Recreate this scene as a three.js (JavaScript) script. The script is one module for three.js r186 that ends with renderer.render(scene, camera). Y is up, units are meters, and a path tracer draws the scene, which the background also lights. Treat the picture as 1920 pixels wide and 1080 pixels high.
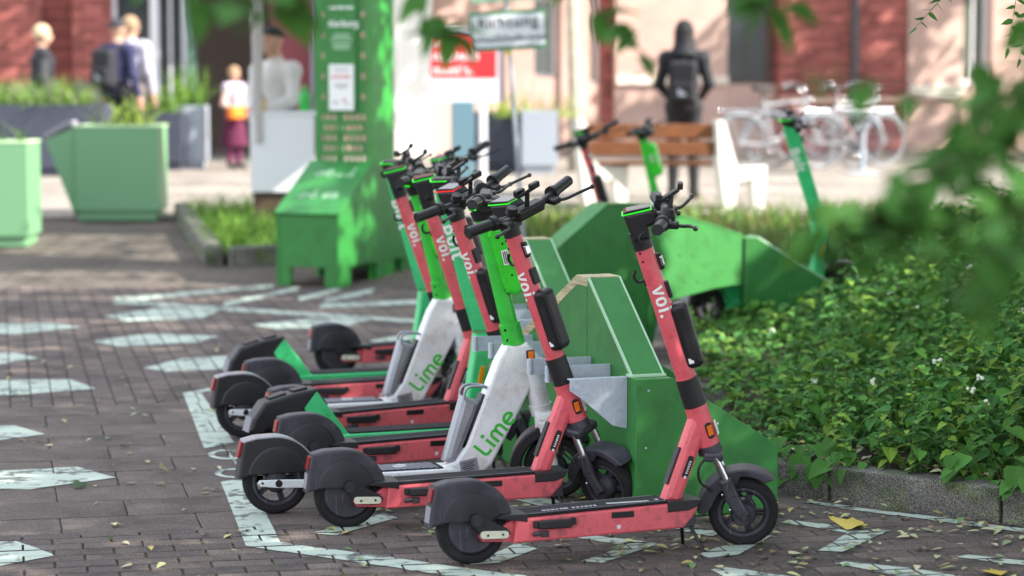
import * as THREE from 'three';
import { RoundedBoxGeometry } from 'three/addons/geometries/RoundedBoxGeometry.js';
import { mergeGeometries, mergeVertices } from 'three/addons/utils/BufferGeometryUtils.js';
import { MarchingCubes } from 'three/addons/objects/MarchingCubes.js';
import { TextGeometry } from 'three/addons/geometries/TextGeometry.js';
import { FontLoader } from 'three/addons/loaders/FontLoader.js';

// ---------------------------------------------------------------- camera, sky, sun, exposure
const scene = new THREE.Scene();
const FPX = 4533, EYE = 1.72, PITCH = Math.atan(410 / FPX);
const camera = new THREE.PerspectiveCamera(2 * Math.atan(540 / FPX) * 180 / Math.PI, 1920 / 1080, 0.1, 900);
camera.position.set(0, EYE, 0);
camera.rotation.set(-PITCH, 0, 0);
camera.focus = 9.1;
camera.userData.fStop = 1.85;
scene.add(camera);

const SKY_LEVEL = 0.75;
const SUN = new THREE.Vector3(0.77, 0.6, 0.26).normalize();
{ // hazy late-summer sky with thin broken cloud, the same all round
  const W = 512, Hh = 256, d = new Float32Array(W * Hh * 4);
  const h3 = (x, y, z) => { let h = (x * 374761393 + y * 668265263 + z * 974634343) | 0; h = (h ^ (h >>> 13)) * 1274126177 | 0; return ((h ^ (h >>> 16)) >>> 0) / 4294967296; };
  const n3 = (x, y, z) => { const i = Math.floor(x), j = Math.floor(y), k = Math.floor(z), s = (t) => t * t * (3 - 2 * t), u = s(x - i), v = s(y - j), w = s(z - k), L = (a, b, t) => a + (b - a) * t; return L(L(L(h3(i, j, k), h3(i + 1, j, k), u), L(h3(i, j + 1, k), h3(i + 1, j + 1, k), u), v), L(L(h3(i, j, k + 1), h3(i + 1, j, k + 1), u), L(h3(i, j + 1, k + 1), h3(i + 1, j + 1, k + 1), u), v), w); };
  for (let y = 0; y < Hh; y++) for (let x = 0; x < W; x++) {
    const el = (y + 0.5) / Hh * Math.PI - Math.PI / 2, az = (x + 0.5) / W * 2 * Math.PI, up = Math.max(0, Math.sin(el)), i = (y * W + x) * 4;
    const px = Math.cos(el) * Math.cos(az), pz = Math.cos(el) * Math.sin(az), q = 1 / (0.25 + up);
    let c = 0, a = 0.5, f = 1.3; for (let k = 0; k < 5; k++) { c += a * n3(px * q * f + 7, k * 3.1, pz * q * f + 3); a *= 0.5; f *= 2.1; }
    const cloud = Math.max(0, Math.min(1, (c - 0.4) * 4)), haze = Math.pow(1 - up, 3);
    const mix = (zen, hor) => (zen + (hor - zen) * haze) * (1 - cloud * 0.75) + 1.25 * cloud * 0.75;
    d[i] = SKY_LEVEL * mix(0.52, 1.0); d[i + 1] = SKY_LEVEL * mix(0.68, 1.01); d[i + 2] = SKY_LEVEL * mix(0.92, 1.03); d[i + 3] = 1;
  }
  const sky = new THREE.DataTexture(d, W, Hh, THREE.RGBAFormat, THREE.FloatType);
  sky.mapping = THREE.EquirectangularReflectionMapping; sky.magFilter = THREE.LinearFilter; sky.needsUpdate = true;
  scene.background = sky; scene.environment = sky;
}

const sun = new THREE.DirectionalLight(new THREE.Color(1, 0.95, 0.86), 5);
sun.position.copy(SUN).multiplyScalar(60).add(new THREE.Vector3(0, 0, -16));
sun.target.position.set(0, 0, -16);
sun.castShadow = true;
sun.shadow.mapSize.set(4096, 4096);
Object.assign(sun.shadow.camera, { left: -30, right: 30, top: 30, bottom: -30, near: 1, far: 140 });
sun.name = 'sun';
scene.add(sun, sun.target);

const renderer = new THREE.WebGLRenderer();
renderer.toneMapping = THREE.LinearToneMapping;
renderer.toneMappingExposure = 2.75;
renderer.shadowMap.enabled = true;

// ---------------------------------------------------------------- helpers
let seedState = 12345;
const rnd = () => { seedState = (seedState * 1664525 + 1013904223) >>> 0; return seedState / 4294967296; };
const reseed = (s) => { seedState = s >>> 0; };
const rr = (a, b) => a + (b - a) * rnd();
const gauss = () => (rnd() + rnd() + rnd() + rnd() - 2) * 0.9;
const V = (x, y, z) => new THREE.Vector3(x, y, z);
const D2R = Math.PI / 180;

const CP = Math.cos(PITCH), SP = Math.sin(PITCH);
function ray(px, py) {                     // photo pixel to a direction
  const u = px - 960, v = 540 - py;
  return V(u, v * CP - FPX * SP, -v * SP - FPX * CP).normalize();
}
const terrain = (z) => { const d = -z; return d < 19 ? 0 : Math.min(0.5, (d - 19) * 0.062); };
function ground(px, py, y = 0) { const d = ray(px, py); return V(0, EYE, 0).addScaledVector(d, (y - EYE) / d.y); }
function at(px, py, depth) { const d = ray(px, py); return V(0, EYE, 0).addScaledVector(d, depth / -d.z); }
function onPlane(px, py, o, n) { const d = ray(px, py); return V(0, EYE, 0).addScaledVector(d, o.clone().sub(V(0, EYE, 0)).dot(n) / d.dot(n)); }
function far(px, py) {                     // pixel to the sloping ground
  for (let d = 8; d < 60; d += 0.02) { const p = at(px, py, d); if (p.y <= terrain(p.z)) return V(p.x, terrain(p.z), p.z); }
  return at(px, py, 60);
}

const taken = new Map();
function numbered(name) {
  const n = taken.get(name) ?? 0; taken.set(name, n + 1);
  return n ? name + '_' + String(n).padStart(3, '0') : name;
}
function thing(name, label, category, pos, yaw = 0, group) {
  const o = new THREE.Group();
  o.name = numbered(name); scene.add(o);
  if (pos) o.position.copy(pos);
  o.rotation.y = yaw;
  o.userData = { label, category };
  if (group) o.userData.group = group;
  return o;
}
function structure(name, geo, mat) {
  const m = new THREE.Mesh(geo, mat); m.name = numbered(name); m.userData.kind = 'structure'; m.castShadow = m.receiveShadow = true; scene.add(m); return m;
}
// uv in metres from the dominant direction of each face
function metreUV(g) {
  if (g.index) g = g.toNonIndexed();
  const p = g.attributes.position, uv = new Float32Array(p.count * 2);
  const a = V(), b = V(), c = V(), n = V();
  for (let i = 0; i < p.count; i += 3) {
    a.fromBufferAttribute(p, i); b.fromBufferAttribute(p, i + 1); c.fromBufferAttribute(p, i + 2);
    n.copy(b).sub(a).cross(c.clone().sub(a));
    const ax = Math.abs(n.x), ay = Math.abs(n.y), az = Math.abs(n.z);
    for (let k = 0; k < 3; k++) {
      const x = p.getX(i + k), y = p.getY(i + k), z = p.getZ(i + k);
      const [s, t] = ay >= ax && ay >= az ? [x, z] : ax >= az ? [z, y] : [x, y];
      uv[(i + k) * 2] = s; uv[(i + k) * 2 + 1] = t;
    }
  }
  g.setAttribute('uv', new THREE.BufferAttribute(uv, 2));
  return g;
}
function join(list) {
  const gs = list.map((g) => { const h = g.index ? g.toNonIndexed() : g; for (const k of Object.keys(h.attributes)) if (!['position', 'normal', 'uv'].includes(k)) h.deleteAttribute(k); if (!h.attributes.normal) h.computeVertexNormals(); if (!h.attributes.uv) h.setAttribute('uv', new THREE.BufferAttribute(new Float32Array(h.attributes.position.count * 2), 2)); return h; });
  return metreUV(gs.length > 1 ? mergeGeometries(gs) : gs[0]);
}
function part(name, geo, mat, parent, label) {
  const m = new THREE.Mesh(Array.isArray(geo) ? join(geo) : geo, mat);
  m.name = name; m.castShadow = m.receiveShadow = true;
  if (label) m.userData.label = label;
  parent.add(m);
  return m;
}
function solo(name, geo, mat, label, category, group) {
  const m = part(numbered(name), geo, mat, scene);
  m.userData = { label, category }; if (group) m.userData.group = group;
  return m;
}
const box = (w, h, d, x = 0, y = 0, z = 0, r = 0.004) => new RoundedBoxGeometry(w, h, d, 2, Math.min(r, w / 2.1, h / 2.1, d / 2.1)).translate(x, y, z);
function rod(p, q, r0, r1 = r0, seg = 14, open = false) {
  const d = q.clone().sub(p), g = new THREE.CylinderGeometry(r1, r0, d.length(), seg, 1, open);
  g.applyQuaternion(new THREE.Quaternion().setFromUnitVectors(V(0, 1, 0), d.clone().normalize()));
  return g.translate((p.x + q.x) / 2, (p.y + q.y) / 2, (p.z + q.z) / 2);
}
const ball = (r, x, y, z, s = 12) => new THREE.SphereGeometry(r, s, Math.ceil(s * 0.7)).translate(x, y, z);
const tube = (pts, r, seg = 24, rs = 8) => new THREE.TubeGeometry(new THREE.CatmullRomCurve3(pts), seg, r, rs, false);
function prism(pts, z0, z1, b = 0.004) {   // outline in x, y; thickness along z
  const s = new THREE.Shape(pts.map(([x, y]) => new THREE.Vector2(x, y)));
  if (b <= 0) return new THREE.ExtrudeGeometry(s, { depth: z1 - z0, bevelEnabled: false }).translate(0, 0, z0);
  return new THREE.ExtrudeGeometry(s, { depth: z1 - z0 - 2 * b, bevelEnabled: true, bevelSize: b, bevelOffset: -b, bevelThickness: b, bevelSegments: 2, curveSegments: 8 }).translate(0, 0, z0 + b);
}
function roundRect(w, h, r, n = 5) {
  const out = [];
  for (const [cx, cy, a0] of [[w / 2 - r, h / 2 - r, 0], [-w / 2 + r, h / 2 - r, 90], [-w / 2 + r, -h / 2 + r, 180], [w / 2 - r, -h / 2 + r, 270]])
    for (let k = 0; k <= n; k++) { const a = (a0 + 90 * k / n) * D2R; out.push([cx + r * Math.cos(a), cy + r * Math.sin(a)]); }
  return out;
}
// a bar with a rounded outline (w across in the x-y plane, d along z) between two points of the x-y plane
function bar(p, q, w, d, r = 0.01, z = 0, w1 = w) {
  const dx = q[0] - p[0], dy = q[1] - p[1], L = Math.hypot(dx, dy), a = Math.atan2(dy, dx);
  const pts = [[0, -w / 2], [L, -w1 / 2], [L, w1 / 2], [0, w / 2]];
  return prism(pts, z - d / 2, z + d / 2, r).rotateZ(a).translate(p[0], p[1], 0);
}
const arcPts = (cx, cy, r, a0, a1, n) => Array.from({ length: n + 1 }, (_, k) => { const a = (a0 + (a1 - a0) * k / n) * D2R; return [cx + r * Math.cos(a), cy + r * Math.sin(a)]; });
function finer(g, most, rounds) {          // split triangles whose edges are longer than most
  g = g.index ? g.toNonIndexed() : g;
  for (let r = 0; r < rounds; r++) {
    const p = g.attributes.position.array, out = [];
    for (let i = 0; i < p.length; i += 9) {
      const q = [0, 3, 6].map((k) => [p[i + k], p[i + k + 1], p[i + k + 2]]), L = [0, 1, 2].map((k) => Math.hypot(q[k][0] - q[(k + 1) % 3][0], q[k][1] - q[(k + 1) % 3][1])), k = L.indexOf(Math.max(...L));
      if (L[k] < most) { out.push(...q[0], ...q[1], ...q[2]); continue; }
      const a = q[k], b = q[(k + 1) % 3], c = q[(k + 2) % 3], m = a.map((v, j) => (v + b[j]) / 2); out.push(...a, ...m, ...c, ...m, ...b, ...c);
    }
    g = new THREE.BufferGeometry(); g.setAttribute('position', new THREE.Float32BufferAttribute(out, 3));
  }
  g.computeVertexNormals(); return g;
}
const font = await new FontLoader().loadAsync('fonts/droid/droid_sans_bold.typeface.json');
function letters(text, size, depth = 0.0006) {
  const g = new TextGeometry(text, { font, size, depth, curveSegments: 4, bevelEnabled: false });
  g.computeBoundingBox(); g.translate(0, -size * 0.35, 0); return g;
}
// flat ribbon strokes for drawn lettering
function ribbon(pts, w, z = 0) {
  const pos = [], n = pts.length;
  for (let i = 0; i < n - 1; i++) {
    const [x0, y0] = pts[i], [x1, y1] = pts[i + 1];
    const nrm = (k) => { const A = pts[Math.max(0, k - 1)], B = pts[Math.min(n - 1, k + 1)], L = Math.hypot(B[0] - A[0], B[1] - A[1]) || 1; return [-(B[1] - A[1]) / L * w / 2, (B[0] - A[0]) / L * w / 2]; };
    const [ax, ay] = nrm(i), [bx, by] = nrm(i + 1);
    pos.push(x0 - ax, y0 - ay, z, x1 - bx, y1 - by, z, x1 + bx, y1 + by, z, x0 - ax, y0 - ay, z, x1 + bx, y1 + by, z, x0 + ax, y0 + ay, z);
  }
  const g = new THREE.BufferGeometry(); g.setAttribute('position', new THREE.Float32BufferAttribute(pos, 3)); g.computeVertexNormals(); return g;
}

// ---------------------------------------------------------------- textures
function hash2(x, y, s) { let h = (x * 374761393 + y * 668265263 + s * 974634343) | 0; h = (h ^ (h >>> 13)) * 1274126177 | 0; return ((h ^ (h >>> 16)) >>> 0) / 4294967296; }
function vnoise(x, y, per, s) {
  const xi = Math.floor(x), yi = Math.floor(y), fx = x - xi, fy = y - yi, sx = fx * fx * (3 - 2 * fx), sy = fy * fy * (3 - 2 * fy);
  const h = (a, b) => hash2(((a % per) + per) % per, ((b % per) + per) % per, s);
  return (h(xi, yi) * (1 - sx) + h(xi + 1, yi) * sx) * (1 - sy) + (h(xi, yi + 1) * (1 - sx) + h(xi + 1, yi + 1) * sx) * sy;
}
function texture(n, metres, f, srgb = true) {
  const d = new Uint8Array(n * n * 4);
  for (let y = 0; y < n; y++) for (let x = 0; x < n; x++) {
    const c = f(x / n, y / n, x, y), i = (y * n + x) * 4;
    const [r, g, b] = Array.isArray(c) ? c : [c, c, c];
    d[i] = Math.max(0, Math.min(255, r * 255)); d[i + 1] = Math.max(0, Math.min(255, g * 255)); d[i + 2] = Math.max(0, Math.min(255, b * 255)); d[i + 3] = 255;
  }
  const t = new THREE.DataTexture(d, n, n);
  t.wrapS = t.wrapT = THREE.RepeatWrapping; t.magFilter = THREE.LinearFilter; t.minFilter = THREE.LinearMipmapLinearFilter; t.generateMipmaps = true;
  if (srgb) t.colorSpace = THREE.SRGBColorSpace;
  t.repeat.set(1 / metres, 1 / metres); t.needsUpdate = true;
  return t;
}
const fbm = (u, v, base, oct, s) => { let a = 0, w = 0.5, t = 0, p = base; for (let k = 0; k < oct; k++) { a += w * vnoise(u * p, v * p, p, s + k); t += w; w *= 0.55; p *= 2; } return a / t; };
// speckled stone: light and dark grains, darker patches of dirt, green of moss
const stoneTex = texture(512, 0.6, (u, v, x, y) => {
  const g = hash2(x >> 1, y >> 1, 3), h = hash2(x, y, 5), p = fbm(u, v, 5, 4, 11), m = fbm(u, v, 4, 4, 21);
  let k = 0.60 + (g - 0.5) * 0.42 + (h - 0.5) * 0.22; if (g > 0.9) k += 0.22; if (g < 0.1) k -= 0.2;
  k *= 0.62 + 0.6 * p; const mo = Math.max(0, Math.min(1, (m - 0.6) * 5));
  return [k * (1 - 0.22 * mo), k * (1 - 0.10 * mo), k * (0.99 - 0.34 * mo)];
});
const paverTex = texture(512, 0.9, (u, v, x, y) => {
  const g = hash2(x, y, 7), g2 = hash2(x >> 1, y >> 1, 9), p = fbm(u, v, 4, 5, 31);
  let k = 0.72 + (g - 0.5) * 0.22 + (g2 - 0.5) * 0.2; if (g2 > 0.965) k += 0.35; if (g2 < 0.05) k -= 0.15;
  const st = fbm(u, v, 3, 5, 37); k *= (0.66 + 0.55 * p) * (st > 0.62 ? 0.86 : 1); return [k, k * 0.965, k * 0.95];
});
const groundTex = texture(512, 3, (u, v, x, y) => {
  const g = hash2(x, y, 17), p = fbm(u, v, 6, 5, 41);
  const row = Math.floor(v * 24), fv = v * 24 - row, fu = u * 12 + (row % 2) * 0.5 - Math.floor(u * 12 + (row % 2) * 0.5);
  let k = 0.7 + (g - 0.5) * 0.25; k *= 0.7 + 0.5 * p; if (fv < 0.1 || fu < 0.05) k *= 0.7;
  return [k, k * 0.97, k * 0.94];
});
const paintTex = texture(512, 0.8, (u, v, x, y) => {           // worn road paint: bare flecks and scuffs
  const g = hash2(x, y, 27), p = fbm(u, v, 6, 5, 51), q = fbm(u, v, 24, 3, 61);
  const worn = Math.max(0, Math.min(1, (p * 0.55 + q * 0.6 - 0.645) * 9));
  const k = 0.93 + (g - 0.5) * 0.10;
  return [k * (1 - 0.45 * worn), k * (1 - 0.46 * worn), k * (1 - 0.45 * worn)];
});
const scuffTex = texture(512, 0.5, (u, v, x, y) => {           // coated metal and plastic: faint scuffs, dust specks
  const p = fbm(u, v, 5, 5, 71), g = hash2(x >> 1, y >> 1, 81), s = vnoise(u * 6, v * 160, 1000, 91);
  const q = fbm(u, v, 9, 5, 76), dirt = Math.max(0, Math.min(1, (q - 0.56) * 5));
  let k = 0.95 + (p - 0.5) * 0.16; if (g > 0.985) k -= 0.25; if (s > 0.92 && p > 0.48) k += 0.07; k *= 1 - 0.07 * dirt;
  return [k, k * (1 - 0.02 * dirt), k * (1 - 0.05 * dirt)];
});
const dirtTex = texture(512, 0.45, (u, v, x, y) => {           // ridden metal: dried splashes, scrapes, grey dust
  const p = fbm(u, v, 6, 5, 73), q = fbm(u, v, 14, 4, 78), g = hash2(x >> 1, y >> 1, 83), s = vnoise(u * 5, v * 130, 1000, 93);
  const dirt = Math.max(0, Math.min(1, (p * 0.6 + q * 0.5 - 0.6) * 7)); let k = 0.95 + (q - 0.5) * 0.12; if (g > 0.975) k -= 0.3;
  if (s > 0.9 && p > 0.48) return [k * 1.04, k * 1.06, k * 1.06];
  return [k * (1 - 0.2 * dirt), k * (1 - 0.13 * dirt), k * (1 - 0.15 * dirt)];
});
const grimeTex = texture(512, 0.4, (u, v, x, y) => {           // dusty black plastic
  const p = fbm(u, v, 4, 5, 101), g = hash2(x, y, 111), s = vnoise(u * 70, v * 5, 1000, 121);
  let k = 0.55 + (p - 0.5) * 0.6 + (g - 0.5) * 0.12; if (s > 0.92 && p > 0.45) k += 0.3;
  return [k, k, k * 1.03];
});
const zincTex = texture(256, 0.25, (u, v, x, y) => {
  const a = fbm(u, v, 12, 3, 131), c = Math.floor(vnoise(u * 30, v * 30, 30, 141) * 5) / 5; const k = 0.86 + 0.06 * c + 0.1 * (a - 0.5);
  return [k * 0.96, k * 0.99, k * 1.02];
});
const fineBump = texture(256, 0.12, (u, v, x, y) => 0.5 + (hash2(x, y, 151) - 0.5) * 0.5 + (fbm(u, v, 8, 3, 161) - 0.5) * 0.6, false);
const brickTex = texture(512, 1.0, (u, v, x, y) => {
  const row = Math.floor(v * 13), fv = v * 13 - row, uu = u * 4 + (row % 2) * 0.5, col = Math.floor(uu), fu = uu - col;
  const t = hash2(((col % 4) + 4) % 4, row, 171), g = hash2(x, y, 173);
  if (fv < 0.13 || fu < 0.045) { const k = 0.62 + 0.1 * g; return [k, k * 0.94, k * 0.88]; }
  const k = 0.72 + 0.3 * t + (g - 0.5) * 0.12; return [k, k * 0.9, k * 0.88];
});
const woodTex = texture(256, 0.3, (u, v) => { const g = vnoise(u * 3, v * 60, 1000, 181), p = fbm(u, v, 6, 4, 191); const k = 0.75 + 0.25 * g + (p - 0.5) * 0.2; return [k, k * 0.97, k * 0.92]; });

// ---------------------------------------------------------------- materials
const mat = (hex, roughness = 0.6, o = {}) => new THREE.MeshStandardMaterial({ color: hex, roughness, ...o });
const coat = (hex, roughness = 0.38, o = {}) => new THREE.MeshPhysicalMaterial({ color: hex, roughness, map: scuffTex, ...o });
const M = {
  coral: coat(0xe2606a, 0.36), coralDusty: coat(0xde616a, 0.45, { map: dirtTex }),
  mint: coat(0x43cb80, 0.36), limeGreen: coat(0x3ac941, 0.34), white: coat(0xe6e8ea, 0.34), silver: coat(0x9fa2aa, 0.4, { metalness: 0.55 }),
  black: mat(0x1d1c20, 0.5, { map: scuffTex }), grey: mat(0x5a5862, 0.55, { map: grimeTex }), rubber: mat(0x2b292c, 0.85, { map: grimeTex, bumpMap: fineBump, bumpScale: 0.001 }),
  dark: mat(0x121214, 0.45), chrome: mat(0xc9ccd0, 0.22, { metalness: 1 }), steel: mat(0x75737a, 0.5, { metalness: 0.4, map: grimeTex }),
  orange: coat(0xf27a12, 0.25), red: coat(0x8e1a20, 0.25), lens: coat(0xd9dbe0, 0.2), paper: mat(0xe9e9e6, 0.7), cream: mat(0xdcd9c4, 0.5, { map: scuffTex }),
  ledGreen: mat(0x22d822, 0.4, { emissive: 0x18e010, emissiveIntensity: 0.35 }), ledRed: mat(0xd01a1a, 0.4, { emissive: 0xff1a14, emissiveIntensity: 0.35 }),
  mat: mat(0x2e2c31, 0.9, { map: grimeTex, bumpMap: fineBump, bumpScale: 0.002 }), stitch: mat(0x85838c, 0.8),
  dock: coat(0x34803a, 0.55), dockEdge: mat(0xcfc6a6, 0.6, { map: woodTex }), dockTrim: mat(0xa8cbaa, 0.5), zinc: mat(0xd4d8de, 0.5, { metalness: 0.15, map: zincTex }),
  paver: [0x7d726e, 0x867a75, 0x766b68, 0x8c7e76].map((h) => mat(h, 0.9, { map: paverTex, bumpMap: fineBump, bumpScale: 0.0015 })),
  slab: [0x80756f, 0x857973, 0x7a706b, 0x827670].map((h) => mat(h, 0.9, { map: paverTex, bumpMap: fineBump, bumpScale: 0.0012 })),
  paint: mat(0xb8c4b7, 0.75, { map: paintTex, bumpMap: fineBump, bumpScale: 0.001 }),
  ground: mat(0x8b8178, 0.95, { map: groundTex }), joint: mat(0x5a524b, 1, { map: paverTex }),
  kerb: mat(0xb9b5ac, 0.9, { map: stoneTex, bumpMap: stoneTex, bumpScale: 0.004 }), soil: mat(0x4d3c2c, 1, { map: groundTex }),
  bark: mat(0x5d5146, 0.95, { map: woodTex, bumpMap: fineBump, bumpScale: 0.006 }), paleBark: mat(0xb3aea2, 0.9, { map: woodTex }),
  white2: mat(0xe2e2e6, 0.6), slate: mat(0x3a3e4d, 0.6), lightGrey: mat(0x9aa2ad, 0.6), planterGreen: mat(0x6c9a71, 0.5), planterRim: mat(0xb9d6a8, 0.5),
  brick: mat(0xb0706a, 0.9, { map: brickTex }), sunlitBrick: mat(0xd9b5a8, 0.9, { map: stoneTex.clone() }), glass: mat(0x20272a, 0.12),  // second wall colour is brick made pale where the sun strikes the facade
  terminal: coat(0x2a7d33, 0.42), terminalBright: coat(0x259030, 0.4), wood: mat(0x8a5530, 0.6, { map: woodTex }), concrete: mat(0xd6d3cb, 0.85),
  skin: mat(0xc08a6e, 0.6), hairDark: mat(0x2a221e, 0.8), blond: mat(0xcdb083, 0.8), poster: mat(0xc92a32, 0.5), teal: mat(0x5f7f8c, 0.55),
};
M.sunlitBrick.map = texture(256, 2, (u, v) => 0.88 + 0.24 * (fbm(u, v, 4, 4, 201) - 0.5));
const leafMat = (hex, t = 0.35) => new THREE.MeshPhysicalMaterial({ color: hex, roughness: 0.85, transmission: t, thickness: 0, side: THREE.DoubleSide, specularIntensity: 0.3 });
M.leaf = leafMat(0xffffff, 0.3); M.crown = leafMat(0x5c8a2c, 0.4); M.twigLeaf = leafMat(0x4a7c34, 0.35); M.grass = leafMat(0xffffff, 0.25); M.dry = mat(0xffffff, 0.85, { side: THREE.DoubleSide });
// ---------------------------------------------------------------- ground, paving, paint
{
  const xs = [-300, -120, -60, -30, -15, -8, 0, 8, 15, 30, 60, 120, 300], zs = [60, 20, 0, -6, -12, -19, -20, -22, -24, -26, -27.06, -30, -40, -60, -120, -400];
  const pos = [], idx = [];
  for (const z of zs) for (const x of xs) pos.push(x, terrain(z) - 0.012, z);
  for (let j = 0; j < zs.length - 1; j++) for (let i = 0; i < xs.length - 1; i++) { const a = j * xs.length + i, b = a + xs.length; idx.push(a, a + 1, b, a + 1, b + 1, b); }
  const g = new THREE.BufferGeometry(); g.setAttribute('position', new THREE.Float32BufferAttribute(pos, 3)); g.setIndex(idx); g.computeVertexNormals();
  structure('ground', metreUV(g), M.ground);
}
const PA = 12 * D2R, E1 = V(Math.cos(PA), 0, -Math.sin(PA)), E2 = V(-Math.sin(PA), 0, -Math.cos(PA));
const ab = (p) => [p.dot(E1), p.dot(E2)];
const fromAB = (a, b, y = 0) => V(0, y, 0).addScaledVector(E1, a).addScaledVector(E2, b);
const bedLine = [V(1.0, 0, -9.76), V(4.6, 0, -6.93)];                      // foot of the kerb, dock side to street side
const kerbDir = bedLine[1].clone().sub(bedLine[0]).normalize();
const insideBed = (p, m = 0) => { const q = p.clone().sub(bedLine[0]); return kerbDir.z * q.x - kerbDir.x * q.z > m && p.x > 0.9 + (-9.76 - p.z) * 0.05 + m; };
const pavement = new THREE.Group(); pavement.name = 'pavement'; pavement.userData.kind = 'structure'; scene.add(pavement);
{
  reseed(77);
  const rects = [];                                   // [a0, a1, b0, b1, kind, y]
  const add = (a0, a1, b0, b1, kind) => {
    const c = fromAB((a0 + a1) / 2, (b0 + b1) / 2); const d = -c.z, half = d * 0.2118 + 0.7;
    if (Math.abs(c.x) > half || d < 7.2 || d > 19.4) return;
    if (insideBed(c, 0.02)) return;
    rects.push({ a0, a1, b0, b1, kind, c, y: (rnd() - 0.5) * 0.003 });
  };
  for (let r = 0, b = 6.8; b < 8.97; r++, b += 0.107) for (let a = -4 + (r % 2) * 0.107; a < 6; a += 0.214) add(a, a + 0.207, b, b + 0.1, 'brick');
  for (let r = 0, b = 9.0; b < 12.4; r++, b += 0.35) for (let a = -4 + (r % 2) * 0.26 + 0.05; a < 7; a += 0.52) add(a, a + 0.516, b, b + 0.346, 'slab');
  for (let k = 0, a = -5.2; a < 8; k++, a += 0.107) for (let b = 12.5 + (k % 2) * 0.107 - 0.107; b < 20; b += 0.214) add(a, a + 0.102, Math.max(b, 12.5), b + 0.209, 'brick');
  const paverGeo = (w, l) => {                        // chamfered block, centred, top at 0
    const c = 0.004, h = 0.05, t = [[-w / 2 + c, -l / 2 + c], [w / 2 - c, -l / 2 + c], [w / 2 - c, l / 2 - c], [-w / 2 + c, l / 2 - c]], o = [[-w / 2, -l / 2], [w / 2, -l / 2], [w / 2, l / 2], [-w / 2, l / 2]];
    const P = []; const q = (A, B, C, D) => P.push(...A, ...B, ...C, ...A, ...C, ...D);
    const T = t.map(([x, z]) => [x, 0, z]), O = o.map(([x, z]) => [x, -c, z]), B = o.map(([x, z]) => [x, -h, z]);
    q(T[0], T[3], T[2], T[1]);
    for (let k = 0; k < 4; k++) { const n = (k + 1) % 4; q(T[k], T[n], O[n], O[k]); q(O[k], O[n], B[n], B[k]); }
    const g = new THREE.BufferGeometry(); g.setAttribute('position', new THREE.Float32BufferAttribute(P, 3)); g.computeVertexNormals(); return g;
  };
  const size = (r) => (r.a1 - r.a0) * (r.b1 - r.b0) / (r.c.z * r.c.z * -r.c.z);
  const bricks = rects.filter((r) => r.kind === 'brick').sort((p, q) => size(q) - size(p)), slabs = rects.filter((r) => r.kind === 'slab');
  const geos = new Map();
  const place = (r) => {
    const w = r.a1 - r.a0, l = r.b1 - r.b0, v = Math.floor(rnd() * 4), key = w.toFixed(3) + l.toFixed(3) + v;
    if (!geos.has(key)) { const g = paverGeo(w, l); metreUV(g); const uv = g.attributes.uv; for (let i = 0; i < uv.count; i++) uv.setXY(i, uv.getX(i) + v * 0.31, uv.getY(i) + v * 0.23); geos.set(key, g); }
    const m = new THREE.Mesh(geos.get(key), (r.kind === 'brick' ? M.paver : M.slab)[v]);
    m.name = r.kind === 'brick' ? 'paving_brick' : 'paving_slab'; m.receiveShadow = true;
    m.position.copy(r.c); m.position.y = r.y; m.rotation.y = PA + (rnd() - 0.5) * 0.006; pavement.add(m);
  };
  bricks.slice(0, 290).forEach(place); slabs.forEach(place);
  const rest = bricks.slice(290), lists = [[], [], [], []];
  rest.forEach((r) => { const g = paverGeo(r.a1 - r.a0, r.b1 - r.b0).rotateY(PA).translate(r.c.x, r.y, r.c.z); lists[Math.floor(rnd() * 4)].push(g); });
  lists.forEach((l, k) => { const m = part('paving_bricks', l, M.paver[k], pavement); m.userData.kind = 'stuff'; });
  const bed = new THREE.PlaneGeometry(13, 14).rotateX(-Math.PI / 2).translate(0.4, -0.0085, -13.2); part('jointing_sand', [bed], M.joint, pavement);

  // painted marks: outlines in the photograph laid on the ground and cut along the joints of the paving
  const clipHalf = (poly, f) => { const out = []; for (let i = 0; i < poly.length; i++) { const p = poly[i], q = poly[(i + 1) % poly.length], fp = f(p), fq = f(q); if (fp >= 0) out.push(p); if ((fp >= 0) !== (fq >= 0)) { const t = fp / (fp - fq); out.push([p[0] + (q[0] - p[0]) * t, p[1] + (q[1] - p[1]) * t]); } } return out; };
  const mark = (polys) => {
    const P = [];
    for (const poly of polys) {
      const pts = poly.map(([x, y]) => ab(ground(x, y)));
      const lo = [Math.min(...pts.map((p) => p[0])), Math.min(...pts.map((p) => p[1]))], hi = [Math.max(...pts.map((p) => p[0])), Math.max(...pts.map((p) => p[1]))];
      for (const r of rects) {
        if (r.a1 < lo[0] || r.a0 > hi[0] || r.b1 < lo[1] || r.b0 > hi[1]) continue;
        let q = clipHalf(pts, (p) => p[0] - r.a0 - 0.001); if (q.length > 2) q = clipHalf(q, (p) => r.a1 - 0.001 - p[0]); if (q.length > 2) q = clipHalf(q, (p) => p[1] - r.b0 - 0.001); if (q.length > 2) q = clipHalf(q, (p) => r.b1 - 0.001 - p[1]);
        let turnArea = 0; for (let k = 0; k < q.length; k++) { const A = q[k], B = q[(k + 1) % q.length]; turnArea += A[0] * B[1] - B[0] * A[1]; }
        if (turnArea < 0) q = q.slice().reverse();
        for (let k = 1; k + 1 < q.length; k++) for (const s of [q[0], q[k], q[k + 1]]) { const w = fromAB(s[0], s[1], r.y + 0.003); P.push(w.x, w.y, w.z); }
      }
    }
    if (!P.length) return;
    const g = new THREE.BufferGeometry(); g.setAttribute('position', new THREE.Float32BufferAttribute(P, 3)); g.computeVertexNormals();
    part('painted_marking', metreUV(g), M.paint, pavement);
  };
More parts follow.
